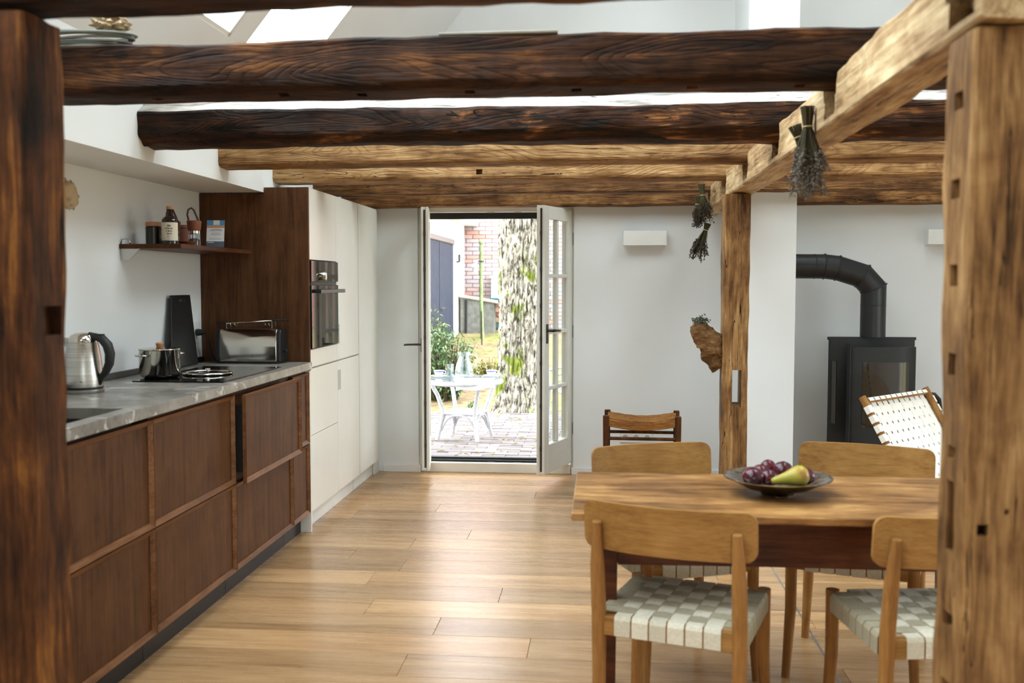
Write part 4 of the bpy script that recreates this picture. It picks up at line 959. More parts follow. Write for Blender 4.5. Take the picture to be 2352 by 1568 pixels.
spec = [((0.253, 3.018), -18, 'oak dining chair standing askew at the table corner, cream seat fully visible'),
        ((0.955, 2.985), 7.5, 'oak dining chair partly hidden behind the weathered tan post, on the near long side'),
        ((0.272, 3.675), 180 + 22, 'oak dining chair across the table, in front of the rush stool'),
        ((0.943, 3.73), 180 - 20, 'oak dining chair across the table, in front of the white webbed lounge chair')]
for o, (p, a, lbl) in zip(chairs, spec):
    o.location = (p[0], p[1], 0); o.rotation_euler = (0, 0, math.radians(a)); o['label'] = lbl

# ================================================================= rush stool
st = thing('rush_stool', 'old dark wooden stool with a woven rush seat before the white wall', 'stool', (0.262, 6.62, 0), math.radians(-2))
SW, SD, SHH = 0.232, 0.15, 0.555
for sx in (-1, 1):
    for sy in (-1, 1):
        obj('leg', MB().hexa([(sx * SW - .016, sy * SD - .016, 0), (sx * SW + .016, sy * SD - .016, 0), (sx * SW + .016, sy * SD + .016, 0), (sx * SW - .016, sy * SD + .016, 0), (sx * SW - .02, sy * SD - .02, SHH + .005), (sx * SW + .02, sy * SD - .02, SHH + .005), (sx * SW + .02, sy * SD + .02, SHH + .005), (sx * SW - .02, sy * SD + .02, SHH + .005)]), M['stoolwood'], st, local=True, bevel=0.005)
for sy in (-1, 1):
    for z in (0.41, 0.20): obj('stretcher', MB().tube([(-SW, sy * SD, z), (SW, sy * SD, z)], 0.011, 10), M['stoolwood'], st, local=True, smooth='auto')
for sx in (-1, 1):
    for z in (0.37, 0.16): obj('stretcher', MB().tube([(sx * SW, -SD, z), (sx * SW, SD, z)], 0.010, 10), M['stoolwood'], st, local=True, smooth='auto')
# seat of many twisted cords laid side by side, sagging
nc = 22
for k in range(nc):
    yy = -SD + 2 * SD * (k + 0.5) / nc
    pts = []
    for i in range(13):
        f = i / 12; x = -SW + 2 * SW * f
        z = SHH - 0.012 - 0.026 * math.sin(PI * f) - 0.010 * math.sin(PI * (k + .5) / nc) + 0.002 * ((k + i) % 2)
        pts.append((x * 0.98, yy, z))
    obj('rush_cord', MB().tube(pts, 0.0085, 6), M['rush'], st, local=True, smooth=True)
for sy in (-1, 1):
    for k in range(7):
        pts = [(-SW * 0.93 + 2 * SW * 0.93 * i / 12, sy * (SD + 0.010), SHH - 0.02 - 0.026 * math.sin(PI * i / 12) - 0.0065 * k) for i in range(13)]
        obj('rush_cord', MB().tube(pts, 0.0065, 6), M['rush'], st, local=True, smooth=True)

# ================================================================= lounge chair
lc = thing('lounge_chair', 'oak lounge chair with a wide white webbed back beside the stove', 'chair', (1.898, 5.318, 0), math.radians(-133.4))
# local: faces +Y, width along X
LW2 = 0.345
bt_, bb_ = Vector((0, -0.40, 0.80)), Vector((0, -0.12, 0.34))    # back top / back bottom (local y,z)
ft_ = Vector((0, 0.42, 0.38))
for s in (-1, 1):
    top = bt_ + (bt_ - bb_) * 0.05
    obj('back_upright', MB().tube([(s * LW2, bb_.y + .05, bb_.z - .08), (s * LW2, top.y, top.z)], [0.017, 0.019], 12), M['oakz'], lc, local=True, smooth='auto')
    obj('side_rail', MB().tube([(s * LW2, bb_.y - .06, bb_.z - 0.02), (s * LW2, ft_.y, ft_.z)], 0.018, 12), M['oakz'], lc, local=True, smooth='auto')
    obj('leg', MB().tube([(s * LW2, ft_.y + .01, ft_.z), (s * LW2, ft_.y + .04, 0)], [0.019, 0.014], 12), M['oakz'], lc, local=True, smooth='auto')
    obj('leg', MB().tube([(s * LW2, bb_.y + 0.0, bb_.z), (s * LW2, bb_.y - .22, 0)], [0.019, 0.014], 12), M['oakz'], lc, local=True, smooth='auto')
for p in (bb_ + Vector((0, 0.02, -0.03)), ft_): obj('cross_rail', MB().tube([(-LW2, p.y, p.z), (LW2, p.y, p.z)], 0.014, 12), M['oakz'], lc, local=True, smooth='auto')
obj('cross_rail', MB().tube([(-LW2, bt_.y, bt_.z - .0), (LW2, bt_.y, bt_.z - .0)], 0.012, 12), M['oakz'], lc, local=True, smooth='auto')
def weave(A, B, nlen, ncr, wl, wc, nm_par):
    """straps between edge A (start) and B (end) in the local y,z plane, across the width"""
    dv = (B - A); ln = dv.length; d = dv / ln; nn = Vector((0, -d.z, d.y))
    xs = [-LW2 + 0.050 + (2 * LW2 - 0.10) * i / (nlen - 1) for i in range(nlen)]
    ts = [0.05 + (ln - 0.10) * j / (ncr - 1) for j in range(ncr)]
    for i, x in enumerate(xs):
        pts = [A + nn * 0.016 - d * 0.012, A + nn * 0.016 + d * .01] + [A + d * t_ + nn * (0.016 + (0.002 if (i + j) % 2 else -0.002)) for j, t_ in enumerate(ts)] + [B + nn * 0.017 - d * .006, B + nn * 0.0145 + d * 0.0135, B + nn * 0.002 + d * 0.0175, B - nn * 0.0135 + d * 0.012, B - nn * 0.016 - d * 0.006]
        obj('webbing_strap', MB().ribbon([(x, p.y, p.z) for p in pts], (1, 0, 0), wl, 0.003), M['whiteweb'], nm_par, local=True)
    for j, t_ in enumerate(ts):
        c0 = A + d * t_
        pp_ = [(-LW2 + .005, -0.022), (-LW2 - 0.021, -0.016), (-LW2 - 0.021, 0.010), (-LW2 + 0.002, 0.0195)] + [(x, 0.016 + (-0.002 if (i + j) % 2 else 0.002)) for i, x in enumerate(xs)] + [(LW2 - 0.002, 0.0195), (LW2 + 0.021, 0.010), (LW2 + 0.021, -0.016), (LW2 - .005, -0.022)]
        obj('webbing_strap', MB().ribbon([(x, (c0 + nn * o_).y, (c0 + nn * o_).z) for x, o_ in pp_], (0, d.y, d.z), wc, 0.003), M['whiteweb'], nm_par, local=True)
weave(bb_, bt_, 11, 9, 0.046, 0.040, lc)
weave(ft_, bb_ + Vector((0, 0.03, 0.0)), 10, 9, 0.054, 0.047, lc)

# ================================================================= stove
SX, SY = 1.82, 6.95
sv = thing('wood_stove', 'black steel wood stove with a smoked glass door', 'stove', (SX, SY, 0))
def oval(w2, d2, n=48, flat=True):
    """rounded front, flattish back footprint"""
    pts = []
    for i in range(n):
        a = 2 * PI * i / n; c_, s_ = math.cos(a), math.sin(a); e = 0.62
        pts.append((w2 * math.copysign(abs(c_) ** e, c_), d2 * math.copysign(abs(s_) ** (0.75), s_)))
    return pts
ov_ = oval(0.285, 0.020)
def slab(pts, z0, z1, k=1.0): return MB().rings([[(SX + x * k, SY + y * k, z) for x, y in pts] for z in (z0, z1)])
obj('body', slab(ov_, 0.04, 1.035), M['stove'], sv, smooth='auto')
obj('base', slab(ov_, 0.0, 0.04, 0.93), M['black'], sv, smooth='auto')
obj('top_plate', slab(ov_, 1.035, 1.055, 1.03), M['stove'], sv, smooth='auto', seg=1)
def shell(a0, a1, z0, z1, off, t_, mat, nm, par):
    """curved panel on the front of the stove between x=a0..a1"""
    rs = []
    for i in range(17):
        x = a0 + (a1 - a0) * i / 16
        c_ = min(0.999, abs(x) / 0.285) ** (1 / 0.62); s_ = math.sqrt(max(0, 1 - c_ * c_)); y = -0.225 * s_ ** 0.75
        rs.append([(SX + x, SY + y - off, z0), (SX + x, SY + y - off - t_, z0), (SX + x, SY + y - off - t_, z1), (SX + x, SY + y - off, z1)])
    return obj(nm, MB().rings(rs), M[mat], par, smooth='auto')
sd = obj('door', MB(), None, sv) if False else shell(-0.19, 0.24, 0.36, 1.0, 0.004, 0.014, 'stove', 'door', sv)
shell(-0.115, 0.185, 0.47, 0.90, 0.018, 0.004, 'stove_glass', 'door_glass', sd)
obj('door_gap', box(SX - 0.196, SX - 0.190, SY - 0.235, SY - 0.15, 0.06, 1.02), M['seal'], sv)
obj('side_glass', MB().hexa([(SX - 0.279, SY - 0.11, 0.48), (SX - 0.262, SY - 0.155, 0.48), (SX - 0.268, SY - 0.158, 0.48), (SX - 0.284, SY - 0.11, 0.48), (SX - 0.279, SY - 0.11, 0.90), (SX - 0.262, SY - 0.155, 0.90), (SX - 0.268, SY - 0.158, 0.90), (SX - 0.284, SY - 0.11, 0.90)]), M['stove_glass'], sv)
shell(-0.19, 0.24, 0.30, 0.315, 0.004, 0.008, 'seal', 'ash_drawer_gap', sv)
obj('handle', MB().tube([(SX + 0.255, SY - 0.215, 0.68), (SX + 0.275, SY - 0.26, 0.69), (SX + 0.29, SY - 0.265, 0.69)], 0.010, 10).tube([(SX + 0.285, SY - 0.262, 0.655), (SX + 0.285, SY - 0.262, 0.725)], 0.012, 10).tube([(SX + 0.29, SY - 0.262, 0.70), (SX + 0.34, SY - 0.25, 0.695), (SX + 0.375, SY - 0.24, 0.66), (SX + 0.385, SY - 0.235, 0.60), (SX + 0.375, SY - 0.235, 0.54)], [0.012, 0.013, 0.014, 0.014, 0.012], 10), M['black'], sv, smooth='auto')
PR = 0.083
fp = thing('stove_pipe', 'black segmented flue pipe bending from the stove into the chimney', 'flue pipe', (SX, SY, 1.055))
def seg_pipe(a, b, na, nb_):
    """mitred pipe segment from a to b cut by planes with normals na, nb"""
    a, b = Vector(a), Vector(b); d = (b - a).normalized(); u = Vector((0, 1, 0)); v_ = d.cross(u).normalized(); ra, rb = [], []
    for j in range(32):
        w_ = (u * math.cos(2 * PI * j / 32) + v_ * math.sin(2 * PI * j / 32)) * PR
        ra.append(a + w_ - d * (w_.dot(Vector(na)) / d.dot(Vector(na)))); rb.append(b + w_ - d * (w_.dot(Vector(nb_)) / d.dot(Vector(nb_))))
    return MB().rings([ra, rb])
PX = 1.826
path = [Vector((PX, SY, 1.056)), Vector((PX, SY, 1.385)), Vector((PX - 0.075, SY, 1.468)), Vector((PX - 0.24, SY, 1.522)), Vector((PX - 0.33, SY, 1.533)), Vector((CX1 - 0.01, SY, 1.535))]
nrm = []
for i in range(len(path)):
    d0 = (path[i] - path[i - 1]).normalized() if i else (path[1] - path[0]).normalized()
    d1 = (path[i + 1] - path[i]).normalized() if i < len(path) - 1 else d0
    nrm.append((d0 + d1).normalized())
for i in range(len(path) - 1):
    obj('pipe_segment', seg_pipe(path[i], path[i + 1], nrm[i], nrm[i + 1]), M['black'], fp, smooth='auto')
    if i: # seam collar at each mitre
        n_ = nrm[i]; u = Vector((0, 1, 0)); v_ = n_.cross(u).normalized(); d = (path[i] - path[i - 1]).normalized(); k_ = 1 / abs(d.dot(n_))
        obj('seam_ring', MB().tube([path[i] + u * math.cos(2 * PI * j / 32) * (PR + .001) + v_ * math.sin(2 * PI * j / 32) * (PR * k_ + .001) for j in range(32)], 0.005, 6, close=True), M['black'], fp, smooth=True)
for q in (Vector((PX, SY, 1.27)), path[4] + (path[5] - path[4]) * 0.25):
    d = Vector((0, 0, 1)) if q.z < 1.4 else (path[5] - path[4]).normalized(); u = Vector((0, 1, 0)); v_ = d.cross(u).normalized()
    obj('seam_ring', MB().tube([q + (u * math.cos(2 * PI * j / 32) + v_ * math.sin(2 * PI * j / 32)) * (PR + .0005) for j in range(32)], 0.002, 6, close=True), M['black'], fp, smooth=True)

# ================================================================= wall lights, sockets
def wall_light(x0, z0, label):
    r = thing('wall_light', label, 'wall light', (x0 + 0.155, YB, z0), group='white box wall lights')
    m = MB().box(x0, x0 + 0.31, YB - 0.09, YB - 0.084, z0, z0 + 0.105).box(x0, x0 + 0.006, YB - 0.084, YB - 0.002, z0, z0 + 0.105).box(x0 + 0.304, x0 + 0.31, YB - 0.084, YB - 0.002, z0, z0 + 0.105)
    obj('shade', m, M['trimwhite'], r, bevel=0.001); obj('mount', box(x0 + 0.08, x0 + 0.23, YB - 0.03, YB - 0.001, z0 + 0.02, z0 + 0.085), M['trimwhite'], r)
wall_light(0.145, 1.692, 'white box wall light on the wall between the garden door and the oak post')
wall_light(2.275, 1.692, 'white box wall light on the wall above the stove, half behind the tan post')
ss = thing('socket_strip', 'white triple socket low on the wall behind the rush stool', 'socket', (0.25, YB, 0.28))
obj('plate', box(0.13, 0.37, YB - 0.010, YB, 0.245, 0.325), M['trimwhite'], ss, bevel=0.002)
for k in range(3):
    mm = MB().lathe([(0.020, 0), (0.020, 0.001)], 20); mm.xf(Matrix.Translation((0.17 + 0.08 * k, YB - 0.0102, 0.285)) @ Matrix.Rotation(PI / 2, 4, 'X')); obj('socket_well', mm, M['handlestrip'], ss)

# ================================================================= driftwood and herbs
dw = MB(); rs = []
cl = [((0.665, 5.43, 0.99), 0.080, 0.045), ((0.645, 5.425, 1.03), 0.088, 0.05), ((0.60, 5.42, 1.09), 0.078, 0.05), ((0.55, 5.41, 1.15), 0.060, 0.045), ((0.515, 5.41, 1.185), 0.048, 0.04), ((0.50, 5.41, 1.205), 0.025, 0.02)]
dn = Vector((-0.17, 0, 0.215)).normalized(); sd_ = Vector((dn.z, 0, -dn.x))
fine = []
for i in range(len(cl) - 1):
    for k in range(5): f = k / 5; fine.append((Vector(cl[i][0]).lerp(Vector(cl[i + 1][0]), f), cl[i][1] + (cl[i + 1][1] - cl[i][1]) * f, cl[i][2] + (cl[i + 1][2] - cl[i][2]) * f))
fine.append((Vector(cl[-1][0]), cl[-1][1], cl[-1][2]))
for p, a, b in fine:
    ring = []
    for j in range(28):
        an = 2 * PI * j / 28; q = p + sd_ * math.cos(an) * a + Vector((0, 1, 0)) * math.sin(an) * b
        k = 1 + 0.30 * noise.noise(q * 22) + 0.22 * noise.noise(q * 50)
        qq = p + (q - p) * k
        if qq.x > 0.648 and j >= 0: qq.x = 0.648
        ring.append(qq)
    rs.append([q_ + Vector((-0.012, 0, -0.005)) for q_ in ring])
tag(obj('driftwood', MB().rings(rs), M['drift'], smooth='auto', angle=0.5), 'gnarled piece of driftwood fixed to the side of the slim oak post', 'driftwood')
rnd = random.Random(8); ms = MB()
for k in range(140):
    c0 = Vector((0.522 + rnd.gauss(0, .018), 5.41 + rnd.gauss(0, .018), 1.205 + abs(rnd.gauss(0, .017))))
    dv = Vector((rnd.gauss(0, 1), rnd.gauss(0, 1), rnd.gauss(0.4, 1))).normalized() * 0.014
    ms.tube([c0, c0 + dv], [0.004, 0.0015], 5)
tag(obj('moss_tuft', ms, M['moss'], smooth=True), 'tuft of dry grey-green moss sitting on the driftwood', 'moss')
def herb(label, top, d, length, spread, nst, tie, fl_mat, seed, rr=0.0016, head=0.45):
    """hanging bunch: stems from top, bound at `tie`, flaring along d"""
    rnd = random.Random(seed); top = Vector(top); d = Vector(d).normalized()
    a = d.cross(Vector((0, 1, 0.2))).normalized(); b = d.cross(a).normalized()
    r = thing('herb_bunch', label, 'dried herbs', top, group='bunches of dried herbs'); stems = MB(); fl_ = MB()
    for k in range(nst):
        an = rnd.uniform(0, 2 * PI); q = math.sqrt(rnd.random()); o = a * math.cos(an) * q + b * math.sin(an) * q
        L = length * rnd.uniform(0.62, 1.05)
        p0 = top + o * 0.022; p1 = top + d * tie + o * 0.013; p2 = top + d * (tie + (L - tie) * 0.5) + o * spread * 0.55; p3 = top + d * L + o * spread * rnd.uniform(0.6, 1.35) + Vector((0, 0, -0.01))
        stems.tube([p0, p1, p2, p3], [rr, rr, rr * .8, rr * .5], 4)
        for m in range(9):
            f = 1 - head * rnd.random(); c0 = p2.lerp(p3, max(0, (f - 0.4) / 0.6)) + Vector((rnd.gauss(0, .004), rnd.gauss(0, .004), rnd.gauss(0, .004)))
            dv = Vector((rnd.gauss(0, 1), rnd.gauss(0, 1), rnd.gauss(0, 1))).normalized() * rnd.uniform(.004, .007)
            fl_.tube([c0 - dv, c0, c0 + dv], [0.0006, 0.0034, 0.0006], 4)
    obj('stems', stems, M['herb_stem'], r); obj('flower_heads', fl_, M[fl_mat], r, kind='stuff')
    obj('twine', MB().torus((0, 0, 0), 0.0155, 0.0022, 20, 6).xf(Matrix.Translation(top + d * tie) @ d.to_track_quat('Z', 'Y').to_matrix().to_4x4()), M['twine'], r, smooth=True)
    return r
h1 = herb('large bunch of dried lavender hanging from the long oak beam', (0.650, 3.30, 1.985), (0.02, 0, -1), 0.275, 0.062, 110, 0.065, 'herb_flower', 1)
obj('hanging_string', MB().tube([(0.663, 3.285, 1.985), (0.672, 3.28, 1.94), (0.670, 3.28, 1.88)], 0.002, 6), M['leather'], h1, smooth=True)
herb('small green herb bunch tucked behind the large lavender bunch', (0.622, 3.365, 1.935), (0.35, 0, -1), 0.13, 0.025, 60, 0.04, 'herb_stem', 2)
herb('brown dried herb bunch at the far end of the long oak beam', (0.612, 6.38, 2.04), (0.10, 0, -1), 0.235, 0.060, 90, 0.07, 'herb_dark', 3)
herb('dark dried herb bunch hanging close to the beam end, shortest stems', (0.592, 6.39, 1.965), (0.0, 0, -1), 0.185, 0.030, 50, 0.05, 'herb_dark', 4)
herb('lowest dried herb bunch, tilted towards the garden door', (0.655, 6.38, 1.795), (-0.32, 0, -1), 0.225, 0.055, 70, 0.045, 'herb_dark', 5)

# ================================================================= garden
def terrain(x, y):
    z = -0.03 + 0.6 * max(0, min(1, (y - 12.0) / 6.0)) ** 1.2
    return z + 0.03 * noise.noise(Vector((x * .6, y * .6, 1))) * min(1, max(0, (y - 10.8)))
vs_, fs_ = [], []; gx = [-60, -25, -12, -8] + [-6 + 0.4 * i for i in range(26)] + [6, 9, 14, 25, 60]; gy = [-60, -20, -8, -2.95, 7.78] + [7.8 + 0.35 * i for i in range(1, 40)] + [24, 30, 45, 80]
for yy in gy:
    for xx in gx: vs_.append((xx, yy, terrain(xx, yy) - 0.03 if yy > 7.79 else -0.12))
nx = len(gx)
for j in range(len(gy) - 1):
    for i in range(nx - 1): fs_.append((j * nx + i, j * nx + i + 1, (j + 1) * nx + i + 1, (j + 1) * nx + i))
S(obj('ground', MB().add(vs_, fs_), M['earth'], smooth=True))
# clinker paving in basket-weave rows
pv = S(obj('patio_bed', box(-3.2, 1.2, 7.78, 10.9, -0.10, -0.032), M['mortar']))
pm = box(-0.098, 0.098, -0.048, 0.048, -0.03, 0.0).mesh('paver')
pm.materials.append(M['paver'])
cnt = 0; rnd = random.Random(2)
for j in range(31):
    yy = 7.86 + 0.1 * j
    for i in range(18):
        xx = -3.0 + 0.2 * i + (0.1 if j % 2 else 0)
        if xx < -2.05 or xx > -0.1: continue
        o = bpy.data.objects.new('paver', pm); COL.objects.link(o); o.parent = pv
        o.location = (xx + rnd.uniform(-.002, .002), yy, -0.012 + rnd.uniform(-.003, .003)); o.rotation_euler = (rnd.uniform(-.02, .02), rnd.uniform(-.02, .02), rnd.uniform(-.02, .02)); cnt += 1
# fallen leaves
rnd = random.Random(9); lm = MB()
for k in range(160):
    x, y = rnd.uniform(-2.2, -0.4), rnd.choice([rnd.uniform(8.0, 10.8), rnd.uniform(10.5, 14)])
    a = rnd.uniform(0, 6.28); s_ = rnd.uniform(.015, .04); z = (-0.008 if y < 10.9 else terrain(x, y) - 0.02) + 0.004
    q = lambda u, v_, w_: (x + s_ * (u * math.cos(a) - v_ * math.sin(a)), y + s_ * (u * math.sin(a) + v_ * math.cos(a)), z + w_)
    lm.add([q(-1, 0, 0), q(0, -.5, .008), q(1, 0, 0.002), q(0, .5, .008), q(-1, 0, .001), q(0, -.5, .009), q(1, 0, .003), q(0, .5, .009)], [(0, 1, 2, 3), (4, 7, 6, 5), (0, 4, 5, 1), (1, 5, 6, 2), (2, 6, 7, 3), (3, 7, 4, 0)])
tag(obj('fallen_leaves', lm, M['leafy']), 'dry fallen leaves scattered over the paving and earth', 'leaves', kind='stuff')
# tree
tr = thing('tree', 'large mossy tree trunk outside the garden door', 'tree', (-0.955, 11.25, 0))
rs = []
for i in range(230):
    z = -0.15 + 0.024 * i; fz = max(0, 1 - (z + .15) / 0.75)
    R0 = 0.245 + 0.10 * fz ** 2.2 + 0.012 * noise.noise(Vector((0, 0, z * .7)))
    ring = []
    for j in range(150):
        a = 2 * PI * j / 150; cx_, cy_ = math.cos(a), math.sin(a)
        q = Vector((cx_ * 3.4, cy_ * 3.4, z * 1.5)); wv = noise.noise(q * 1.3) * 0.9
        rid = 1 - abs(noise.noise(Vector((cx_ * 5.2 + wv * .4, cy_ * 5.2, z * 1.9)))) * 2
        rid2 = 1 - abs(noise.noise(Vector((cx_ * 11 + 7, cy_ * 11, z * 4.5 + wv)))) * 2
        plate = -max(0, rid) ** 3 * 0.045 - max(0, rid2) ** 3 * 0.032 + noise.noise(Vector((cx_ * 20, cy_ * 20, z * 12))) * 0.007
        fl_ = fz ** 2 * 0.06 * noise.noise(Vector((cx_ * 2.2, cy_ * 2.2, 5)))
        R = R0 + plate + fl_
        ring.append((-0.955 + 0.03 * z * .3 + R * cx_, 11.25 + R * cy_, z))
    rs.append(ring)
obj('trunk', MB().rings(rs), M['bark'], tr, smooth=True)
def leaves(mb, c, n, rad, size, rnd, zsq=1.0, droop=0.3):
    for k in range(n):
        d = Vector((rnd.gauss(0, 1), rnd.gauss(0, 1), rnd.gauss(0, 1))).normalized() * rad * rnd.random() ** 0.4; d.z *= zsq
        p = Vector(c) + d; a = rnd.uniform(0, 2 * PI); t_ = rnd.uniform(-0.6, 0.4) - droop; s_ = size * rnd.uniform(.6, 1.2)
        u = Vector((math.cos(a) * math.cos(t_), math.sin(a) * math.cos(t_), math.sin(t_))); v_ = Vector((-math.sin(a), math.cos(a), 0)); n_ = u.cross(v_)
        mb.add([p, p + u * s_ * .5 + v_ * s_ * .2 + n_ * s_ * .06, p + u * s_, p + u * s_ * .5 - v_ * s_ * .2 + n_ * s_ * .06, p + u * s_ * .5], [(0, 1, 4), (1, 2, 4), (2, 3, 4), (3, 0, 4)])
cr = MB(); rnd = random.Random(31)  # unseen leaf canopy, added and thickened to shade the patio
for k in range(60):
    c = (-0.9 + rnd.gauss(0, 1.9), 10.6 + rnd.gauss(0, 1.7), 6.0 + abs(rnd.gauss(0, 0.9)))
    leaves(cr, c, 190, 1.0, 0.22, rnd, 0.6)
obj('shade_crown', cr, M['leaf'], tr, kind='stuff')
br_ = MB()
for k in range(7):
    a = 2 * PI * k / 7 + .3; br_.tube([(-0.91, 11.25, 5.2), (-0.91 + .6 * math.cos(a), 11.25 + .6 * math.sin(a), 5.9), (-0.91 + 2 * math.cos(a), 11.25 + 1.8 * math.sin(a), 6.7)], [0.14, 0.09, 0.03], 8)
obj('branches', br_, M['bark'], tr, smooth=True)
# shrubs
def shrub(label, x, y, h, w_, n, mat, seed, nm='shrub', size=0.07):
    rnd = random.Random(seed); z0 = terrain(x, y) - 0.03
    r = thing(nm, label, 'shrub', (x, y, z0)); st_ = MB(); lf = MB()
    for k in range(n):
        a = rnd.uniform(0, 2 * PI); q = math.sqrt(rnd.random()) * w_; hh = h * rnd.uniform(.6, 1.0) * (1 - 0.35 * q / w_)
        tip = Vector((x + q * math.cos(a), y + q * math.sin(a), z0 + hh)); base = Vector((x + q * .4 * math.cos(a), y + q * .4 * math.sin(a), z0)); mid = base.lerp(tip, .6) + Vector((0, 0, hh * .05))
        st_.tube([base, mid, tip], [0.008, 0.005, 0.002], 5)
        for m in range(11):
            f = rnd.uniform(.1, 1); p = base.lerp(mid, f / .6) if f < .6 else mid.lerp(tip, (f - .6) / .4)
            leaves(lf, p, 3, 0.05, size, rnd, 1.0)
    obj('stems', st_, M['herb_stem'], r); obj('foliage', lf, M[mat], r, kind='stuff')
    return r
shrub('dense green shrub in front of the dark blue doors', -1.98, 12.3, 1.10, 0.42, 120, 'leaf', 3)
shrub('tall leafy shoot at the edge of the green shrub by the white wall', -2.2, 13.1, 1.30, 0.12, 34, 'leaf', 4)
shrub('low yellowing shrub between the shrub and the tree', -1.50, 13.3, 0.52, 0.28, 34, 'leafy', 5, size=0.06)
shrub('small green tuft at the foot of the tree', -1.45, 10.98, 0.20, 0.09, 10, 'leaf', 6, 'plant_tuft', 0.05)
# white outbuilding with dark blue board doors
WX = -2.6
ob_ = thing('outbuilding', 'white rendered outbuilding with dark blue corrugated doors', 'building', (WX, 16, 0))
obj('wall', panel((WX, 11.5, -0.2), (0, 1, 0), (0, 0, 1), (-1, 0, 0), 18.6 - 11.5, 2.75, [(2.6, 5.9, 0.0, 2.38)], 0.3), M['whiterender'], ob_)
obj('gable_wall', box(-6.0, WX - 0.3, 18.3, 18.6, -0.2, 2.55), M['whiterender'], ob_)
obj('roof', MB().hexa([(-6, 11.3, 2.55), (WX + 0.22, 11.3, 2.50), (WX + 0.22, 18.95, 2.50), (-6, 18.95, 2.55), (-6, 11.3, 4.2), (WX + 0.25, 11.3, 2.62), (WX + 0.25, 18.95, 2.62), (-6, 18.95, 4.2)]), M['whiterender'], ob_)
lt_ = obj('lintel', box(WX - 0.02, WX + 0.004, 14.1, 17.4, 2.10, 2.18), M['paver'], ob_)
for (a, b) in ((14.12, 15.86), (15.90, 17.38)):
    d_ = obj('board_door', box(WX - 0.10, WX - 0.06, a, b, 0.10, 2.10), M['seal'], ob_)
    nn_ = int((b - a) / 0.125)
    for k in range(nn_):
        ya = a + (b - a) * k / nn_
        obj('board', box(WX - 0.06, WX - 0.02, ya + 0.022, ya + (b - a) / nn_ - 0.022, 0.10, 2.10), M['bluedoor'], d_, bevel=0.006, seg=1)
obj('door_gap', box(WX - 0.11, WX - 0.06, 15.86, 15.90, 0.1, 2.1), M['seal'], ob_)
obj('door_handle', box(WX - 0.02, WX + 0.03, 15.95, 16.15, 1.00, 1.03), M['steel'], ob_)
obj('hook', MB().tube([(WX, 17.62, 1.80), (WX + 0.05, 17.62, 1.80), (WX + 0.05, 17.62, 1.93)], 0.022, 8), M['black'], ob_, smooth='auto')
# brick wall of the house beyond
bh = thing('brick_house', 'pale red brick wall of a house beyond the garden', 'building', (-1.0, 19.3, 0))
obj('mortar_bed', box(-6.0, 6.0, 19.02, 19.4, -0.2, 5.5), M['mortar'], bh)
bmh = box(-0.117, 0.117, -0.03, 0.02, -0.033, 0.033).mesh('brick'); bmh.materials.append(M['brick'])
for j in range(32):
    z = 0.60 + 0.0775 * j
    for i in range(9):
        x = -2.86 + 0.248 * i + (0.124 if j % 2 else 0)
        o = bpy.data.objects.new('brick', bmh); COL.objects.link(o); o.parent = bh
        o.location = Vector((x, 19.01, z)) - Vector((-1.0, 19.3, 0))
bs = MB()
for j in range(60):
    z = 0.60 + 0.0775 * j
    for i in range(-12, 30):
        x = -2.86 + 0.248 * i + (0.124 if j % 2 else 0)
        if (0 <= i < 9 and j < 32) or x < -5.8 or x > 5.8: continue
        bs.box(x - .117, x + .117, 18.98, 19.03, z - .033, z + .033)
obj('further_bricks', bs, M['brick'], bh, kind='stuff')
# things against the brick wall
cw = thing('concrete_wall', 'low weathered concrete wall before the brick house', 'wall', (-2.35, 17.9, 0.3))
obj('block', MB().hexa([(-2.55, 17.8, 0.3), (-1.95, 17.8, 0.3), (-1.95, 18.1, 0.3), (-2.55, 18.1, 0.3), (-2.55, 17.8, 1.17), (-1.95, 17.8, 1.07), (-1.95, 18.1, 1.07), (-2.55, 18.1, 1.17)]), M['concrete'], cw)
obj('coping', MB().hexa([(-2.58, 17.76, 1.17), (-1.60, 17.76, 1.01), (-1.60, 18.14, 1.01), (-2.58, 18.14, 1.17), (-2.58, 17.76, 1.21), (-1.60, 17.76, 1.05), (-1.60, 18.14, 1.05), (-2.58, 18.14, 1.21)]), M['mortar'], cw)
obj('block', box(-2.48, -2.44, 17.78, 17.8, 0.45, 1.12), M['seal'], cw)
gp = thing('garden_pole', 'green painted garden pole beside the concrete wall', 'pole', (-2.12, 17.3, 0.4))
obj('shaft', MB().tube([(-2.10, 17.3, 0.35), (-2.12, 17.3, 1.1), (-2.12, 17.3, 2.10)], [0.035, 0.033, 0.030], 12), M['greenpole'], gp, smooth='auto')
obj('finial', blob((-2.12, 17.3, 2.13), 0.045, 3, 0.15, 14, 10), M['greenpole'], gp, smooth=True)
obj('collar', MB().torus((-2.12, 17.3, 1.80), 0.045, 0.012, 20, 8), M['iron'], gp, smooth=True)
ln = thing('lantern', 'small white lantern on the green garden pole', 'lantern', (-2.24, 17.3, 1.62))
obj('hood', MB().lathe([(0.075, 0.10), (0.05, 0.145), (0.02, 0.165)], 16, (-2.22, 17.3, 1.60)), M['china'], ln, smooth='auto'); obj('lamp_glass', MB().lathe([(0.04, 0), (0.045, 0.10)], 16, (-2.22, 17.3, 1.60)), M['china'], ln, smooth='auto')
obj('arm', MB().tube([(-2.156, 17.3, 1.70), (-2.19, 17.3, 1.72)], 0.012, 8), M['iron'], ln)
tag(obj('garden_stake', MB().tube([(-2.02, 16.6, 0.2), (-2.03, 16.6, 0.95)], 0.012, 8), M['iron']), 'thin iron stake in the earth below the green pole', 'stake')
pn = thing('mint_cabinet', 'pale mint garden box hanging on the brick wall', 'box', (-1.9, 18.8, 1.2))
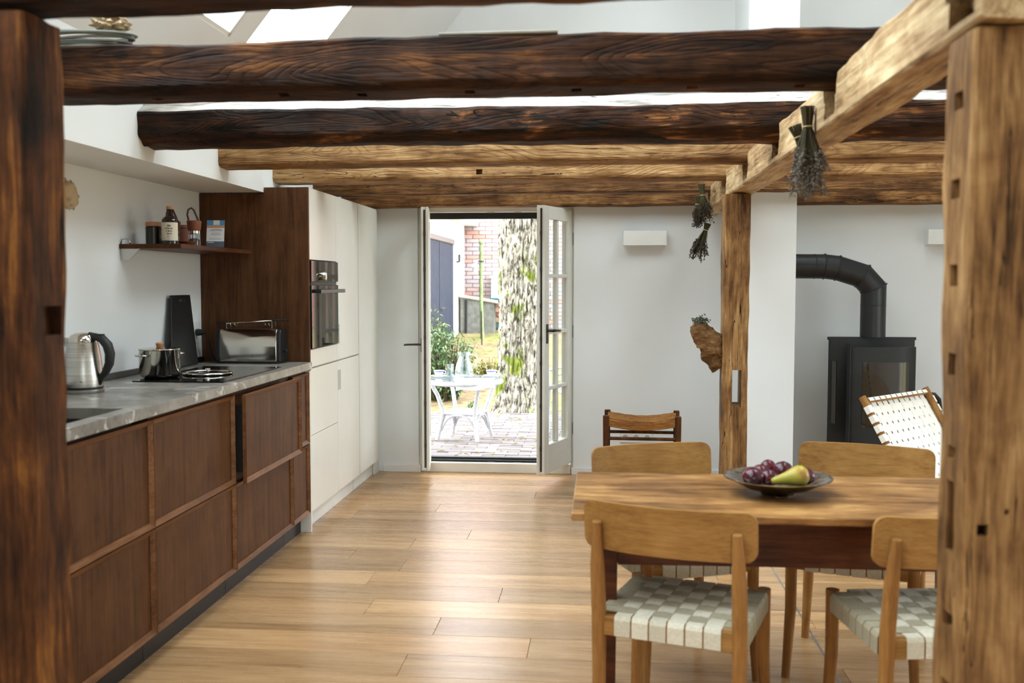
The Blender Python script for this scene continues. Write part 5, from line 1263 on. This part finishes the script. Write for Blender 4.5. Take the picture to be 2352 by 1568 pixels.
obj('box_body', box(-2.10, -1.62, 18.70, 18.97, 1.14, 1.52), M['palegreen'], pn); obj('box_lid', box(-2.12, -1.60, 18.68, 18.97, 1.52, 1.56), M['china'], pn)
lg = thing('log_rack', 'teal log rack stacked with split firewood', 'rack', (-1.7, 18.6, 0.5))
for (a, b, z0, z1) in ((-2.10, -2.02, 0.60, 1.10), (-1.48, -1.40, 0.60, 1.10), (-2.10, -1.40, 0.60, 0.68), (-2.10, -1.40, 1.08, 1.14)): obj('frame_board', box(a, b, 18.45, 18.68, z0, z1), M['teal'], lg)
rnd = random.Random(4)
for j in range(4):
    for i in range(4):
        cx_ = -1.955 + 0.125 * i + (0.05 if j % 2 else 0); cz_ = 0.735 + 0.095 * j
        lo_ = obj('firewood_log', MB().tube([(0, -0.10, 0), (0, 0.09, 0)], 0.046, 7), M['log']); lo_.location = (cx_, 18.58, cz_ - 0.0); lo_.rotation_euler = (0, rnd.uniform(0, 3), 0)
        tag(lo_, 'split log of firewood stacked in the teal rack', 'log', 'logs in the teal rack')
# ---------------------------------------------------------------- rattan garden table
gt = thing('rattan_table', 'white rattan garden table with a round glass top on the paving', 'table', (-1.259, 9.02, -0.01), math.radians(-58))
TH = 0.555
obj('glass_top', MB().lathe([(0.352, TH), (0.355, TH + .004), (0.352, TH + .009)], 56), M['tumbler'], gt, local=True, smooth='auto')
obj('top_ring', MB().torus((0, 0, TH - 0.022), 0.335, 0.022, 48, 10), M['rattan'], gt, local=True, smooth=True)
for k in range(4):
    a = PI / 2 * k; c_, s_ = math.cos(a), math.sin(a); q = lambda r_, z: (r_ * c_, r_ * s_, z)
    obj('leg', MB().tube([q(0.33, TH - .03), q(0.27, 0.42), q(0.215, 0.27), q(0.225, 0.20), q(0.275, 0.01)], 0.019, 10), M['rattan'], gt, local=True, smooth='auto')
    a2 = a + PI / 2; e = (0.215 * c_, 0.215 * s_); f_ = (0.215 * math.cos(a2), 0.215 * math.sin(a2))
    obj('shelf_rail', MB().tube([(e[0], e[1], 0.25), (f_[0], f_[1], 0.25)], 0.016, 10), M['rattan'], gt, local=True, smooth='auto')
    pts = []
    for i in range(11):
        u_ = i / 10; pts.append((e[0] * 1.1 + (f_[0] - e[0]) * 1.1 * u_, e[1] * 1.1 + (f_[1] - e[1]) * 1.1 * u_, 0.09 + 0.145 * (1 - abs(2 * u_ - 1) ** 3)))
    obj('arched_brace', MB().tube(pts, 0.010, 8), M['rattan'], gt, local=True, smooth='auto')
for k in range(5): obj('shelf_ring', MB().torus((0, 0, 0.258), 0.03 + 0.028 * k, 0.008, 28, 6), M['rattan'], gt, local=True, smooth=True)
GZ = TH - 0.01 + 0.0095
# pitcher, cups, glass, napkin
pcx = (-1.280, 9.13, GZ)
pi_ = thing('glass_pitcher', 'clear glass pitcher on the rattan table', 'pitcher', pcx)
obj('jug', MB().lathe([(0.075, 0), (0.083, 0.01), (0.086, 0.05), (0.070, 0.12), (0.048, 0.17), (0.047, 0.19), (0.062, 0.020), (0.060, 0.226), (0.045, 0.19), (0.046, 0.17), (0.068, 0.118), (0.083, 0.05), (0.08, 0.012), (0.001, 0.008)], 36, pcx), M['tumbler'], pi_, smooth='auto', angle=1.2)
obj('handle', MB().tube([(pcx[0] + a, pcx[1], pcx[2] + b) for a, b in ((0.055, 0.205), (0.10, 0.21), (0.125, 0.17), (0.12, 0.12), (0.078, 0.08))], 0.009, 8), M['tumbler'], pi_, smooth=True)
tg = thing('drinking_glass', 'drinking glass with a blue mark beside the pitcher', 'glass', (-1.405, 9.065, GZ))
obj('tumbler', MB().lathe([(0.032, 0), (0.034, 0.004), (0.040, 0.12), (0.038, 0.12), (0.031, 0.008), (0.001, 0.006)], 28, (-1.405, 9.065, GZ)), M['tumbler'], tg, smooth='auto', angle=1.2)
def cup(x, y, label):
    r = thing('tea_cup', label, 'cup', (x, y, GZ), group='tea cups on the rattan table')
    c = (x, y, GZ)
    obj('saucer', MB().lathe([(0.03, 0), (0.05, 0.003), (0.075, 0.012), (0.073, 0.014), (0.04, 0.006), (0.001, 0.005)], 28, c), M['china'], r, smooth='auto', angle=1.2)
    cpo = obj('cup', MB().lathe([(0.022, 0.0065), (0.024, 0.012), (0.040, 0.035), (0.047, 0.060), (0.045, 0.060), (0.037, 0.036), (0.02, 0.015), (0.001, 0.013)], 28, c), M['china'], r, smooth='auto', angle=1.2)
    obj('blue_band', MB().lathe([(0.0445, 0.046), (0.0478, 0.056), (0.0474, 0.056), (0.0441, 0.046)], 28, c), M['bluechina'], cpo, smooth='auto', label='painted blue band')
    obj('cup_handle', MB().torus((x + 0.05, y, GZ + 0.042), 0.014, 0.004, 14, 6, 'Y'), M['china'], cpo, smooth=True)
cup(-1.508, 9.08, 'white tea cup with a blue band beside the drinking glass')
cup(-1.03, 9.15, 'white tea cup with a blue band on the tree side of the table')
# napkin / open newspaper draped over the near edge
npn = MB(); rows = []
for i in range(15):
    u_ = i / 14; rows_ = []
    for (off) in (0.0, 0.002):
        pass
    x = -1.31 + 0.34 * u_
    yn = 8.735 + 0.055 * u_
    prof = [(yn + 0.17, GZ + 0.003), (yn + 0.06, GZ + 0.004), (yn - 0.03, GZ + 0.002), (yn - 0.055, GZ - 0.02), (yn - 0.068, GZ - 0.085 + 0.02 * u_ + 0.008 * math.sin(u_ * 9))]
    rows.append([(x + 0.05 * (p[1] < GZ - .01) * 0.4, p[0], p[1]) for p in prof] + [(x + 0.05 * (p[1] < GZ - .01) * 0.4, p[0] - 0.0015, p[1] + 0.0025) for p in prof[::-1]])
nk = thing('napkin', 'white cloth with a blue stripe hanging over the glass table edge', 'cloth', (-1.14, 8.9, GZ))
obj('cloth', npn.rings(rows), M['napkin'], nk, smooth='auto', angle=1.0)
obj('stripe', box(-1.24, -1.06, 8.80, 8.845, GZ + 0.0068, GZ + 0.0078), M['blueprint'], nk)
# second rattan seat, mostly behind the door leaf
rc = thing('rattan_chair', 'white rattan garden chair mostly hidden behind the open door leaf', 'chair', (-0.24, 9.25, -0.01), math.radians(100))
for sx in (-1, 1):
    obj('leg', MB().tube([(sx * .24, .24, 0), (sx * .23, .23, .42)], 0.018, 10), M['rattan'], rc, local=True, smooth='auto')
    obj('leg', MB().tube([(sx * .24, -.26, 0), (sx * .23, -.23, .42), (sx * .22, -.30, .86)], 0.018, 10), M['rattan'], rc, local=True, smooth='auto')
    obj('arm', MB().tube([(sx * .22, -.27, .66), (sx * .27, -.05, .66), (sx * .25, .23, .60), (sx * .23, .23, .42)], 0.016, 10), M['rattan'], rc, local=True, smooth='auto')
for k in range(9): obj('seat_cane', MB().tube([(-.24, -.22 + .055 * k, .43), (.24, -.22 + .055 * k, .43)], 0.014, 8), M['rattan'], rc, local=True, smooth='auto')
for k in range(7): obj('back_cane', MB().tube([(-.21, -.24 - .009 * k, .48 + .06 * k), (.21, -.24 - .009 * k, .48 + .06 * k)], 0.010, 8), M['rattan'], rc, local=True, smooth='auto')
